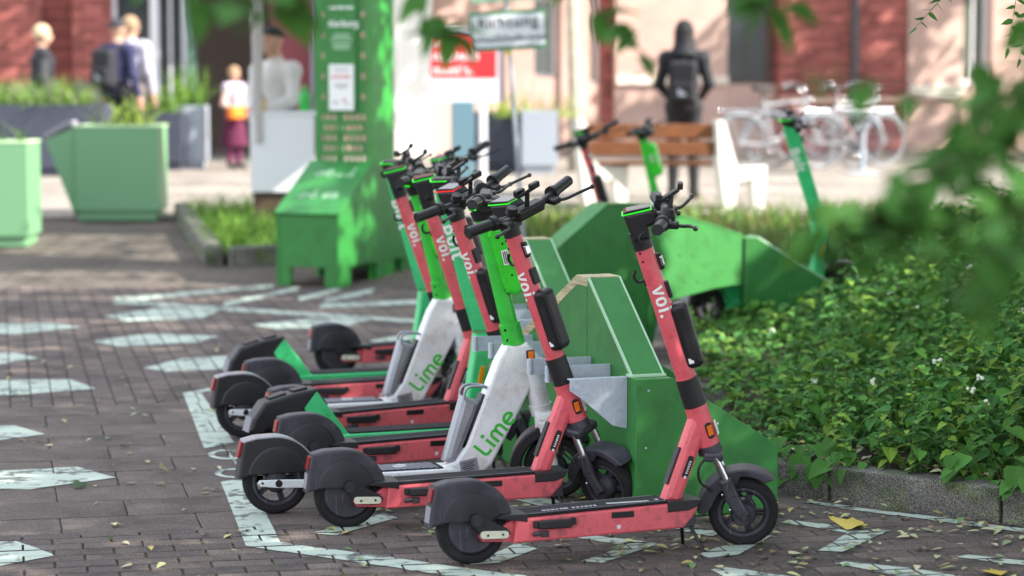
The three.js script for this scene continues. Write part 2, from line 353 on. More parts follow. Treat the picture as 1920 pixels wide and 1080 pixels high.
  const strip = (p, q, w0, w1 = w0) => [[p[0], p[1] - w0 / 2], [q[0], q[1] - w1 / 2], [q[0], q[1] + w1 / 2], [p[0], p[1] + w0 / 2]];
  [[[-110, 812], [-40, 800], [28, 799], [85, 815], [0, 826], [-60, 826]], [[-70, 900], [-20, 884], [145, 877], [217, 896], [55, 918], [-20, 917]], [[-90, 1040], [-40, 1018], [30, 1015], [106, 1042], [0, 1062], [-50, 1062]],
    [[-80, 728], [-20, 714], [130, 712], [180, 729], [30, 742], [-30, 742]], [[-70, 672], [-20, 663], [30, 662], [72, 672], [0, 683], [-40, 683]], [[-60, 617], [-10, 608], [105, 607], [152, 615], [30, 627], [-30, 627]],
    [[170, 640], [280, 627], [412, 630], [370, 643], [220, 650]], [[195, 593], [290, 579], [418, 580], [380, 597], [240, 603]], [[270, 690], [340, 673], [440, 667], [470, 685], [430, 692], [310, 698]],
    [[470, 609], [600, 597], [700, 598], [650, 612], [520, 618]], [[690, 640], [760, 628], [900, 626], [880, 638], [740, 648]]].forEach((p) => mark([p]));
  mark([strip([215, 563], [512, 537], 9, 6), strip([214, 566], [800, 604], 7, 6)]);
  mark([strip([420, 571], [560, 541], 8, 6), strip([560, 562], [640, 542], 8, 6)]);
  mark([strip([610, 565], [700, 545], 8), strip([600, 575], [810, 566], 8)]);
  mark([[[343, 738], [376, 735], [440, 832], [383, 842]], [[343, 738], [405, 726], [412, 731], [376, 736]]]);
  const ring = (cx, cy, rx, ry, t) => Array.from({ length: 18 }, (_, k) => { const a = k / 18 * Math.PI * 2, b = (k + 1) / 18 * Math.PI * 2; const P = (s, q) => [cx + Math.cos(s) * rx * q, cy + Math.sin(s) * ry * q]; return [P(a, 1), P(b, 1), P(b, t), P(a, t)]; });
  mark([...ring(428, 853, 38, 9, 0.68), ...ring(440, 888, 38, 9, 0.68), strip([430, 852], [452, 880], 7, 7)]);
  mark([[[414, 905], [436, 901], [470, 905], [526, 1019], [461, 1025]], [[461, 1025], [526, 1018], [990, 1082], [880, 1086]]]);
  mark([[[1052, 1005], [1075, 1001], [1236, 1020], [1180, 1026]], [[1180, 1022], [1236, 1020], [1130, 1056], [1089, 1053]]]);
  mark([[[1249, 990], [1275, 986], [1352, 1001], [1335, 1007]]]);
  mark([[[1308, 1041], [1380, 1016], [1448, 1005], [1385, 1041], [1330, 1047]]]);
  mark([[[1463, 980], [1480, 976], [1612, 992], [1590, 1001]], [[1590, 1000], [1612, 992], [1669, 996], [1580, 1036], [1534, 1034]]]);
  mark([[[1565, 1058], [1585, 1054], [1700, 1066], [1810, 1083], [1700, 1084]]]);
  mark([[[1333, 1070], [1360, 1065], [1490, 1083], [1360, 1084]]]);
  mark([[[1792, 1046], [1815, 1042], [1960, 1056], [1960, 1066]]]);
  mark([[[1500, 943], [1530, 942], [1990, 1001], [1990, 1010]]]);
  mark([[[588, 1001], [720, 963], [745, 972], [630, 1005]]]);
  mark([[[880, 1061], [968, 1020], [1008, 1030], [935, 1057]]]);
  mark([[[965, 938], [1010, 932], [1060, 944], [1010, 950]]]);
}

// ---------------------------------------------------------------- planting bed, kerb, plants
{
  const b0 = bedLine[0], b1 = bedLine[1], n = V(kerbDir.z, 0, -kerbDir.x);          // n points into the bed
  const inner = [b0.clone().addScaledVector(n, 0.13), b1.clone().addScaledVector(n, 0.13)];
  const outline = [[inner[0].x - 0.02, -inner[0].z], [inner[1].x, -inner[1].z], [12, 6], [12, 21.5], [1.5, 21.5], [1.24, 16]];
  const g = prism(outline, 0, 0.115, 0).rotateX(-Math.PI / 2);
  structure('flower_bed_soil', join([g]), M.soil);
  const kerb = thing('kerb', 'speckled grey stone kerb along the overgrown flower bed', 'kerb', b0, Math.atan2(-kerbDir.z, kerbDir.x));
  reseed(5);
  let s = -0.05; for (const L of [0.385, 0.755, 0.99, 0.99, 0.99]) {
    part('kerb_stone', [box(L - 0.012, 0.26, 0.13, s + L / 2, 0.006 + rr(-0.004, 0.004), -0.066, 0.014)], M.kerb, kerb); s += L;
  }
}
function leafGeo(len, wid, fold = 0.25, droop = 0.2, teeth = 0) {     // base at the origin, pointing along +x, up is +y
  const prof = [[0, 0.0], [0.12, 0.42], [0.3, 0.5], [0.55, 0.4], [0.8, 0.18], [1, 0]];
  const P = []; const yv = (t) => -droop * len * t * t;
  for (let i = 0; i < prof.length - 1; i++) {
    const [t0, w0] = prof[i], [t1, w1] = prof[i + 1];
    for (const s of [-1, 1]) {
      const A = [t0 * len, yv(t0), 0], B = [t1 * len, yv(t1), 0], C = [t1 * len - teeth * len, yv(t1) + fold * w1 * wid, s * w1 * wid], Dd = [t0 * len, yv(t0) + fold * w0 * wid, s * w0 * wid];
      const tri = (a, b, c) => (s > 0 ? P.push(...a, ...c, ...b) : P.push(...a, ...b, ...c));
      if (w1 > 0) tri(A, B, C); if (w0 > 0) tri(A, w1 > 0 ? C : B, Dd);
    }
  }
  const g = new THREE.BufferGeometry(); g.setAttribute('position', new THREE.Float32BufferAttribute(P, 3)); g.computeVertexNormals();
  return metreUV(g);
}
function scatter(name, label, category, geo, material, placements) {   // uncountable growth and litter: one object
  const m = new THREE.InstancedMesh(geo, material, placements.length), o = new THREE.Object3D(), c = new THREE.Color();
  placements.forEach((p, i) => { o.position.copy(p.pos); o.quaternion.copy(p.q); o.scale.setScalar(p.s); if (p.s3) o.scale.copy(p.s3); o.updateMatrix(); m.setMatrixAt(i, o.matrix); if (p.c) m.setColorAt(i, c.setRGB(...p.c)); });
  m.name = numbered(name); m.userData = { kind: 'stuff', label, category }; m.castShadow = m.receiveShadow = true; scene.add(m); return m;
}
const quat = (x, y, z, order = 'YXZ') => new THREE.Quaternion().setFromEuler(new THREE.Euler(x, y, z, order));
{
  reseed(991);
  const leaves = [], blades = [], stems = [], flowers = [];
  const inBedView = () => { for (;;) { const z = -rr(8.2, 19.5), x = rr(0.95, Math.min(6.2, -z * 0.2118 + 1.2)); const p = V(x, 0.115, z); if (insideBed(p, 0.12) || (insideBed(p.clone().add(V(0.16, 0, 0)), 0.1) && z < -10.2)) return p; } };
  const N = 3400;
  for (let k = 0; k < N; k++) {
    const p = inBedView(); const d = -p.z, q = p.clone().sub(bedLine[0]); const into = kerbDir.z * q.x - kerbDir.x * q.z;
    
    let h = rr(0.14, 0.36) * Math.min(1, 0.4 + into * 0.7) * (0.55 + 0.8 * vnoise(p.x * 2.2 + 9, d * 2.2, 999, 5)) + 0.03 * gauss(); const e = p.x - d * 0.13; h = e < 0 ? h * Math.max(0.28, 1 + e * 1.4) : h + e * 0.3; h = Math.max(0.06, Math.min(h, 0.8));
    const out = Math.max(0, 0.45 - into) * 1.3, lean = V(gauss() * 0.14 - kerbDir.z * out, 1, gauss() * 0.14 + 0.05 + kerbDir.x * out).normalize();
    const hue = rnd(), base = hue < 0.2 ? [0.19, 0.33, 0.045] : hue < 0.6 ? [0.095, 0.25, 0.04] : [0.06, 0.185, 0.04];
    const nodes = Math.max(2, Math.round(h / 0.06)), a0 = rnd() * 6.28;
    stems.push({ pos: p, q: new THREE.Quaternion().setFromUnitVectors(V(0, 1, 0), lean), s: 1, s3: V(1, h, 1), c: [0.1, 0.17, 0.05] });
    for (let i = 1; i <= nodes; i++) {
      const t = i / nodes, c = p.clone().addScaledVector(lean, h * t);
      for (let s = 0; s < 2; s++) {
        const yaw = a0 + i * 1.57 + s * Math.PI + gauss() * 0.25, size = (0.09 - 0.042 * t) * (0.55 + rnd() * rnd() * 1.3) * (d > 14 ? 1.2 : 1);
        const v = rr(0.75, 1.3); leaves.push({ pos: c, q: quat(gauss() * 0.3, yaw, rr(-0.5, 0.35), 'YXZ'), s: size / 0.06, c: [base[0] * v, base[1] * v, base[2] * v] });
      }
    }
    if (rnd() < 0.022 && h > 0.12) for (let f = 0; f < 5; f++) flowers.push({ pos: p.clone().addScaledVector(lean, h + 0.008).add(V(gauss() * 0.014, gauss() * 0.01, gauss() * 0.014)), q: quat(rnd() * 6, rnd() * 6, 0), s: rr(0.6, 1.3), c: [0.7, 0.72, 0.6] });
  }
  for (const [s0, n] of [[0.36, 16], [0.2, 8], [0.9, 9], [1.15, 8], [1.6, 8], [2.0, 8]]) for (let k = 0; k < n; k++) {      // shoots that hang over the kerb
    const p = bedLine[0].clone().addScaledVector(kerbDir, s0 + gauss() * 0.1).add(V(kerbDir.z, 0, -kerbDir.x).multiplyScalar(rr(-0.03, 0.12))); const v = rr(0.8, 1.3);
    leaves.push({ pos: V(p.x, rr(0.1, 0.24), p.z), q: quat(gauss() * 0.4, Math.atan2(-kerbDir.x, -kerbDir.z) + gauss() * 0.7, rr(-0.9, -0.1)), s: rr(0.8, 1.9), c: [0.075 * v, 0.21 * v, 0.04 * v] });
  }
  for (let k = 0; k < 3600; k++) {
    const p = inBedView(); const q = p.clone().sub(bedLine[0]); const into = kerbDir.z * q.x - kerbDir.x * q.z; if (into > 1.1 && rnd() < 0.8) continue;
    const v = rr(0.7, 1.4); blades.push({ pos: p, q: quat(rr(-0.75, 0.75), rnd() * 6.28, rr(-0.3, 0.3)), s: 1, s3: V(1, rr(0.06, 0.2), 1), c: [0.10 * v, 0.2 * v, 0.035 * v] });
  }
  scatter('nettle_leaves', 'dense green nettle leaves filling the flower bed behind the kerb', 'leaves', leafGeo(0.06, 0.05, 0.3, 0.3), M.leaf, leaves);
  scatter('nettle_stems', 'thin green nettle stems rising from the flower bed', 'stems', rod(V(0, 0, 0), V(0, 1, 0), 0.0022, 0.0012, 4), mat(0xffffff, 0.8), stems);
  scatter('nettle_flowers', 'tiny white flower clusters among the nettle leaves', 'flowers', new THREE.IcosahedronGeometry(0.008, 0), mat(0xffffff, 0.8), flowers);
  const blade = new THREE.BufferGeometry(); blade.setAttribute('position', new THREE.Float32BufferAttribute([-0.003, 0, 0, 0.003, 0, 0, 0.0022, 0.55, 0.06, -0.003, 0, 0, 0.0022, 0.55, 0.06, -0.0022, 0.55, 0.06, -0.0022, 0.55, 0.06, 0.0022, 0.55, 0.06, 0, 1, 0.22], 3)); blade.computeVertexNormals();
  scatter('bed_grass', 'green grass blades along the edge of the flower bed', 'grass', metreUV(blade), M.grass, blades);

  // fallen leaves
  const fallen = [], cols = [[0.42, 0.43, 0.19], [0.36, 0.38, 0.2], [0.46, 0.42, 0.26], [0.28, 0.33, 0.17], [0.13, 0.22, 0.08], [0.4, 0.31, 0.1], [0.25, 0.16, 0.08]];
  const drop = (p, y, s) => { const c = cols[Math.floor(Math.pow(rnd(), 1.3) * cols.length)], v = rr(0.7, 1.15); fallen.push({ pos: V(p.x, y, p.z), q: quat(gauss() * 0.22, rnd() * 6.28, gauss() * 0.22), s, c: c.map((k) => k * v) }); };
  for (let k = 0; k < 330; k++) { const z = -rr(7.9, 15), p = V(rr(-0.26, 0.24) * -z, 0, z); if (!insideBed(p, -0.02)) drop(p, 0.011, rr(0.35, 0.85)); }
  for (let k = 0; k < 330; k++) { const t = Math.pow(rnd(), 1.4), p = bedLine[0].clone().addScaledVector(kerbDir, rr(-0.1, 2.2)).add(V(-kerbDir.z, 0, kerbDir.x).multiplyScalar(t * 1.5 + 0.02)); if (!insideBed(p, -0.005)) drop(p, 0.012 + (t < 0.08 ? rnd() * 0.02 : 0), rr(0.4, 0.95)); }
  for (let k = 0; k < 420; k++) { const p = bedLine[0].clone().addScaledVector(kerbDir, rr(-0.1, 2.6)).add(V(kerbDir.z, 0, -kerbDir.x).multiplyScalar(0.05 + rnd() * 0.4)); drop(p, 0.142 + rnd() * 0.02, rr(0.4, 0.9)); }
  for (let k = 0; k < 160; k++) { const u = rnd(), p = V(-0.5 + 1.3 * u + gauss() * 0.3, 0, -8.7 - rnd() * 1.4 + gauss() * 0.15); if (!insideBed(p, -0.02)) drop(p, 0.011, rr(0.4, 0.9)); }
  scatter('fallen_leaves', 'small pale yellow fallen leaves littering the paving and kerb', 'leaves', leafGeo(0.062, 0.034, 0.15, 0.15), M.dry, fallen);
  const moss = [];
  for (let k = 0; k < 900; k++) { const b = 6.8 + Math.floor(rnd() * 20) * 0.107, r = Math.round((b - 6.8) / 0.107), a = -4 + (r % 2) * 0.107 + Math.floor(rnd() * 46) * 0.214; const p = fromAB(a - 0.003 + gauss() * 0.003, b + rnd() * 0.1, -0.006); if (hash2(Math.floor(p.x * 3), Math.floor(p.z * 3), 9) > 0.45 && !insideBed(p, -0.02)) moss.push({ pos: p, q: quat(gauss() * 0.5, rnd() * 6, gauss() * 0.5), s: rr(0.5, 1.3), c: [0.07, 0.11, 0.03] }); }
  scatter('joint_moss', 'green moss growing in the joints of the brick paving', 'moss', new THREE.IcosahedronGeometry(0.007, 0), mat(0xffffff, 1), moss);
  // the few big ones
  const lobed = () => { const s = new THREE.Shape(); const n = 5; for (let k = 0; k < n * 4; k++) { const a = -2.4 + 4.8 * k / (n * 4 - 1), r = 0.085 * (0.62 + 0.38 * Math.abs(Math.cos(a * n / 2 * 0.66 * 1.0))) * (k % 2 ? 0.88 : 1); const x = Math.cos(a) * r, y = Math.sin(a) * r; k ? s.lineTo(x, y) : s.moveTo(x, y); } s.closePath(); return new THREE.ShapeGeometry(s, 2).rotateX(-Math.PI / 2); };
  const curl = (g, k) => { const p = g.attributes.position; for (let i = 0; i < p.count; i++) { const x = p.getX(i), z = p.getZ(i); p.setY(i, k * (x * x + z * z * 1.6) * 4 + 0.004 + 0.008 * Math.sin(x * 60 + z * 30)); } g.computeVertexNormals(); return g; };
  const big = (px, py, yaw, hex, label, s = 1, tip = 0) => { const g = curl(lobed(), 0.5).scale(s, s, s).rotateX(tip); g.computeBoundingBox(); g.translate(0, -g.boundingBox.min.y, 0); const m = solo('fallen_leaf', [g], mat(hex, 0.8, { side: THREE.DoubleSide }), label, 'leaf'); m.position.copy(ground(px, py)).setY(0.006); m.rotation.y = yaw; };
  big(1590, 990, 0.6, 0xc0aa4e, 'large yellow lobed leaf lying on the painted chevron beside the kerb', 1, 0.12);
  big(304, 886, 2.1, 0xb9b886, 'pale yellow leaf standing curled on the grey paving slabs', 0.34, 0.9);
  big(1865, 1078, 1.1, 0xb59a3c, 'golden leaf at the paved edge below the white arrow stroke', 0.6);
  big(148, 915, 0.2, 0x2f4a2a, 'dark green curled leaf below the big pale painted lozenge', 0.42, 0.35);
}
// ---------------------------------------------------------------- trees
const trees = { crownGaps: [] };
// cuts made in the crowns to place sun patches, by the spot of paving that they let the sun reach: x, z, half width, half depth
const groundGaps = [[150, 697, 1.3, 0.1], [330, 752, 0.5, 0.06], [60, 655, 0.9, 0.12], [300, 655, 0.5, 0.1], [120, 600, 1.2, 0.16], [420, 612, 1.0, 0.14], [640, 582, 0.9, 0.14], [260, 560, 1.4, 0.2], [120, 530, 2.2, 0.6], [330, 500, 1.8, 0.7], [80, 465, 3.0, 2.0], [330, 440, 2.6, 1.8]].map(([x, y, a, b]) => { const p = ground(x, y); return [p.x, p.z, a, b]; });
function crownGeo(c, rx, ry, rz, count, clumps, leaf, seed, gaps = [], o = V()) {
  reseed(seed);
  const P = [], C = Array.from({ length: clumps }, () => { for (;;) { const v = V(rr(-1, 1), rr(-1, 1), rr(-1, 1)); if (v.length() < 1) return v; } });
  const sunN = SUN, A = V(), B = V();
  for (let k = 0; k < count; k++) {
    const q = C[Math.floor(rnd() * clumps)].clone().add(V(gauss() * 0.17, gauss() * 0.22, gauss() * 0.17));
    const p = V(c.x + q.x * rx, c.y + q.y * ry, c.z + q.z * rz);
    if (p.y < 2.9) continue;
    let skip = false;
    for (const [g, r, r2] of gaps) { const d = p.clone().sub(g); const along = d.dot(sunN); d.addScaledVector(sunN, -along); if ((d.x * d.x + d.z * d.z) / (r * r) + d.y * d.y / (r2 * r2) < 1) skip = true; }
    for (const [gx, gz, rx, rz] of groundGaps) { const h = (p.y + o.y) / sunN.y, qx = p.x + o.x - sunN.x * h - gx, qz = p.z + o.z - sunN.z * h - gz; if (qx * qx / (rx * rx) + qz * qz / (rz * rz) < 1 && (rz < 0.5 || rnd() < 0.86)) skip = true; }
    if (skip) continue;
    A.set(gauss(), gauss() * 0.5, gauss()).normalize(); B.set(gauss(), gauss(), gauss()).cross(A).normalize();
    const L = leaf * rr(0.7, 1.3), W = L * 0.27;
    const t = (s, w) => [p.x + A.x * s * L + B.x * w * W, p.y + A.y * s * L + B.y * w * W, p.z + A.z * s * L + B.z * w * W];
    const a = t(0, 0), b = t(0.45, 1), d = t(1, 0), e = t(0.45, -1); P.push(...a, ...b, ...d, ...a, ...d, ...e);
  }
  const g = new THREE.BufferGeometry(); g.setAttribute('position', new THREE.Float32BufferAttribute(P, 3)); g.computeVertexNormals();
  return metreUV(g);
}
function tree(name, label, base, crown, trunkMat, leafM, seed, gaps = [], top = crown.c.y) {
  const t = thing(name, label, 'tree', V(base.x, 0, base.z)); const o = t.position;
  const y0 = terrain(base.z);
  reseed(seed + 1);
  const fork = V(base.x + (crown.c.x - base.x) * 0.3, Math.min(2.9, top * 0.5), base.z + (crown.c.z - base.z) * 0.3).sub(o), L = [];
  L.push(rod(V(0, y0 - 0.1, 0), fork, crown.r, crown.r * 0.75, 12), rod(V(0, y0 - 0.05, 0), V(0, y0 + 0.3, 0).addScaledVector(fork, 0.06), crown.r * 1.35, crown.r * 0.98, 12));
  for (let k = 0; k < 7; k++) {
    const a = k / 7 * 6.28 + rnd(), end = V(crown.c.x + Math.cos(a) * crown.rx * 0.6, crown.c.y + rr(-0.2, 0.5) * crown.ry, crown.c.z + Math.sin(a) * crown.rz * 0.6).sub(o), mid = fork.clone().lerp(end, 0.5).add(V(0, 0.35, 0));
    L.push(rod(fork, mid, crown.r * 0.5, crown.r * 0.33, 8), rod(mid, end, crown.r * 0.33, crown.r * 0.1, 8));
  }
  part('trunk', L, trunkMat, t);
  const g = crownGeo(crown.c.clone().sub(o), crown.rx, crown.ry, crown.rz, crown.n, crown.clumps, crown.leaf, seed, gaps.map(([p, r, r2]) => [p.clone().sub(o), r, r2]), o);
  part('crown', g, leafM, t);
  return t;
}
const gapC = [at(1305, 480, 15.1), 0.46, 0.4], gapT = [at(676, 455, 19.0), 0.28, 0.17], gapS = [at(716, 205, 19.7), 0.16, 0.22], gapB = [at(1480, 600, 13.5).setY(0.35), 0.5, 0.3], gapV = [at(795, 470, 12.4), 0.12, 0.16];  // leaves left out along the sun direction to light chosen spots
tree('shade_tree', 'spreading leafy tree in the flower bed shading the parked scooters', V(4.6, 0, -9.4), { c: V(6.6, 5.2, -6.4), rx: 5.6, ry: 1.9, rz: 5.6, n: 34000, clumps: 260, leaf: 0.2, r: 0.17 }, M.bark, M.crown, 301, [gapC, gapT, gapV, gapB, gapS]);
tree('shade_tree', 'leafy tree at the back of the flower bed shading the ticket pillar', V(7.2, 0, -14.8), { c: V(7.4, 5.4, -13.4), rx: 5.6, ry: 1.8, rz: 3.6, n: 30000, clumps: 240, leaf: 0.2, r: 0.16 }, M.bark, M.crown, 302, [gapC, gapT, gapV, gapB, gapS]);
tree('shade_tree', 'open leafy tree beside the plaza behind the docks', V(8.4, 0, -19.2), { c: V(6.8, 5.6, -18.3), rx: 4.6, ry: 1.5, rz: 2.0, n: 17000, clumps: 150, leaf: 0.2, r: 0.15 }, M.bark, M.crown, 303, [gapC, gapT, gapS]);
{
  const b = far(1085, 322);
  tree('pale_tree', 'slim pale trunked tree standing behind the wooden bench', b, { c: V(0.6, 6.2, b.z - 3.5), rx: 3.2, ry: 1.8, rz: 3.2, n: 6000, clumps: 90, leaf: 0.26, r: 0.1 }, M.paleBark, M.crown, 304, [], 9);
  tree('shade_tree', 'leafy tree shading the red brick bay of the building', V(10.6, 0, -31), { c: V(10.6, 5.6, -32), rx: 2.6, ry: 1.8, rz: 2.8, n: 6500, clumps: 80, leaf: 0.26, r: 0.14 }, M.bark, M.crown, 305);
}
// overhanging sprays of leaves
const sprayLeaf = leafGeo(0.1, 0.055, 0.2, 0.25), leaflet = leafGeo(0.042, 0.02, 0.18, 0.15);
function spray(label, pts, n, geo, material, spread, s0 = 1) {
  const t = thing('leafy_branch', label, 'branch', pts[0]); const o = pts[0];
  const curve = new THREE.CatmullRomCurve3(pts.map((p) => p.clone().sub(o)));
  part('twig', [new THREE.TubeGeometry(curve, 16, 0.003, 5, false)], M.bark, t);
  for (let k = 0; k < n; k++) {
    const u = 0.08 + 0.92 * (k + rnd()) / n, m = new THREE.Mesh(geo, material);
    m.name = 'leaf'; m.position.copy(curve.getPoint(Math.min(1, u))).add(V(gauss(), gauss(), gauss()).multiplyScalar(spread));
    m.quaternion.copy(quat(gauss() * 0.6, rnd() * 6.28, rr(-1.1, 0.3))); m.scale.setScalar(s0 * rr(0.7, 1.3)); m.castShadow = true; t.add(m);
  }
}
reseed(4242);
spray('big blurred green leaves drooping over the flower bed toward the bench', [at(2120, 80, 3.9), at(1880, 250, 3.8), at(1700, 380, 3.8), at(1540, 480, 3.8)], 75, sprayLeaf, M.twigLeaf, 0.04, 0.78);
spray('blurred green leaves hanging at the bed edge over the nettles', [at(2120, 240, 3.4), at(1960, 360, 3.4), at(1850, 470, 3.4), at(1790, 560, 3.4)], 40, sprayLeaf, M.twigLeaf, 0.05, 0.78);
spray('blurred fine leaves crowding the corner below the sharp leaflets', [at(2100, -20, 3.9), at(1960, 110, 3.9), at(1880, 230, 3.9), at(1800, 330, 3.9)], 66, sprayLeaf, M.twigLeaf, 0.06, 0.7);
spray('blurred thin leafy shoot arching before the pale window', [at(2060, 120, 3.6), at(1900, 200, 3.6), at(1780, 300, 3.6), at(1650, 330, 3.6)], 22, sprayLeaf, M.twigLeaf, 0.03, 0.5);
spray('blurred leafy twig reaching in front of the brick bay', [at(1990, 60, 3.6), at(1830, 215, 3.5), at(1640, 150, 3.5), at(1500, 150, 3.4)], 9, sprayLeaf, M.twigLeaf, 0.012, 0.7);
spray('blurred pale green twig hanging above the dark doorway', [at(300, -90, 4), at(400, -20, 4), at(500, 0, 4), at(640, -50, 4)], 30, sprayLeaf, M.twigLeaf, 0.03, 0.9);
spray('blurred dark green twig hanging over the red poster', [at(760, -70, 4.6), at(800, 40, 4.6), at(850, 65, 4.6), at(890, 50, 4.6)], 15, sprayLeaf, M.twigLeaf, 0.018, 0.7);
spray('blurred green twig hanging beside the pale tree trunk', [at(1080, -80, 4.8), at(1130, 30, 4.8), at(1180, 75, 4.8), at(1215, 110, 4.8)], 14, sprayLeaf, M.twigLeaf, 0.02, 0.7);
spray('blurred green twig above the dark window', [at(1360, -90, 4.2), at(1390, -10, 4.2), at(1430, 10, 4.2), at(1460, -10, 4.2)], 14, sprayLeaf, M.twigLeaf, 0.02, 0.8);
spray('blurred leafy shoots hanging thick from the top beside the sharp leaflets', [at(2080, -120, 4.2), at(1960, 20, 4.2), at(1900, 130, 4.1), at(1840, 200, 4.1)], 40, sprayLeaf, M.twigLeaf, 0.05, 0.7);
spray('blurred low shoots of leaves reaching left over the bed', [at(2080, 300, 3.8), at(1880, 380, 3.8), at(1700, 440, 3.8), at(1500, 400, 3.8)], 50, sprayLeaf, M.twigLeaf, 0.035, 0.65);
// sharp compound leaves
function compound(label, a, b, n) {
  const t = thing('leaf_spray', label, 'leaves', a); const d = b.clone().sub(a);
  part('stalk', [rod(V(0, 0, 0), d, 0.0016, 0.0008, 5)], M.twigLeaf, t);
  for (let k = 0; k < n; k++) {
    const m = new THREE.Mesh(leaflet, M.twigLeaf); m.name = 'leaflet'; const side = k % 2 ? 1 : -1, u = (k + 1) / n;
    m.position.copy(d).multiplyScalar(Math.min(1, u));
    const dir = k === n - 1 ? d.clone().normalize() : d.clone().normalize().multiplyScalar(0.55).add(V(0.75 * side, 0.15, 0.3 * gauss())).normalize();
    m.quaternion.setFromUnitVectors(V(1, 0, 0), dir).multiply(new THREE.Quaternion().setFromAxisAngle(V(1, 0, 0), rr(0.2, 1.2) * side)); m.scale.setScalar(rr(0.8, 1.25)); t.add(m);
  }
}
compound('sharp spray of small green leaflets against the pale wall', at(1786, -26, 9.0), at(1718, 50, 9.0), 9);
compound('sharp green leaflets beside the pale wall window', at(1910, -30, 9.0), at(1890, 90, 9.0), 9);
compound('dark green leaflets hanging lowest beside the pale wall', at(1930, 10, 8.8), at(1912, 110, 8.8), 7);
// ---------------------------------------------------------------- docks
const greenDockProfile = [[0, 0], [0, 0.55], [0.445, 0.89], [0.56, 0.89], [1.63, 0.4], [1.63, 0]];
function dock(label, pos, yaw) {          // local x runs along the wall, away from the near end; y up; z away from the side with the brackets
  const t = thing('scooter_dock', label, 'dock', pos, yaw, 'green scooter docks');
  const th = 0.14, P = greenDockProfile;
  part('wall_panel', [prism([[0.004, 0.004], [0.004, 0.545], [0.447, 0.884], [0.447, 0.004]], 0, th, 0.003)], M.dock, t);
  part('wall_panel', [prism([[0.453, 0.004], [0.453, 0.884], [0.56, 0.884], [1.626, 0.396], [1.626, 0.004]], 0, th, 0.003)], M.dock, t);
  const cap = (a, b, m, name, w = 0.146, h = 0.012) => { const dx = b[0] - a[0], dy = b[1] - a[1], L = Math.hypot(dx, dy); part(name, [box(L - 0.004, h, w, L / 2, -h / 2 + 0.006, 0, 0.003).rotateZ(Math.atan2(dy, dx)).translate(a[0], a[1], th / 2)], m, t); };
  cap(P[1], P[2], M.dock, 'top_board', 0.128); for (const [k, w, dz] of [[0, 0.07, -0.037], [1, 0.07, 0.037]]) { void k; for (const [a, b] of [[P[2], P[3]], [P[3], P[4]]]) { const dx = b[0] - a[0], dy = b[1] - a[1], L = Math.hypot(dx, dy); part('timber_edge', [box(L - 0.002, 0.04, w, L / 2, -0.013, 0, 0.003).rotateZ(Math.atan2(dy, dx)).translate(a[0], a[1], th / 2 + dz)], M.dockEdge, t); } }
  for (const z of [0.004, th - 0.004]) { const dx = 0.445, dy = 0.34, L = Math.hypot(dx, dy); part('edge_trim', [box(L, 0.014, 0.008, L / 2, 0.002, 0, 0.002).rotateZ(Math.atan2(dy, dx)).translate(0, 0.55, z)], M.dockTrim, t); }
  part('ledge', [box(0.05, 0.012, 0.15, 0.012, 0.551, th / 2, 0.003)], M.dockTrim, t);
  // buttress at the near end
  const but = prism([[0.002, 0.004], [0.002, 0.545], [-0.148, 0.545], [-0.6, 0.262], [-0.6, 0.004]], -0.06, -0.002, 0.003).rotateY(Math.PI / 2);
  part('end_panel', [but.translate(0, 0, 0)], M.dock, t);
  // galvanised brackets
  const gus = (x) => prism([[0, 0.545], [0.235, 0.545], [0.235, 0.5], [0.19, 0.47], [0.06, 0.36], [0, 0.345]], -0.003, 0.003, 0.001).rotateY(Math.PI / 2).translate(x, 0, -0.002);
  part('bracket', [gus(0.03), box(0.03, 0.005, 0.235, 0.044, 0.543, -0.12, 0.001)], M.zinc, t);
  for (const x of [0.2, 0.4, 0.86, 1.06]) part('tray', [box(0.006, 0.062, 0.26, x, 0.54 + x * 0.03, -0.132, 0.001), box(0.05, 0.006, 0.22, x + 0.026, 0.512 + x * 0.03, -0.112, 0.001), rod(V(x, 0.509 + x * 0.03, -0.262), V(x, 0.571 + x * 0.03, -0.262), 0.012, 0.012, 12)], M.zinc, t);
  part('rail', [box(1.1, 0.06, 0.006, 0.6, 0.49, -0.006, 0.001)], M.zinc, t);
  for (const [y, z] of [[0.06, 0.05], [0.06, 0.3], [0.06, 0.55], [0.5, 0.05], [0.28, 0.04], [0.36, 0.34]]) part('screw', [rod(V(-0.0595, y, z), V(-0.0615, y, z), 0.005, 0.0045, 8)], M.zinc, t);
  for (const x of [0.12, 0.8, 1.3]) part('bolt', [ball(0.009, x, 0.22, 0.0, 8)], M.zinc, t);
  return t;
}
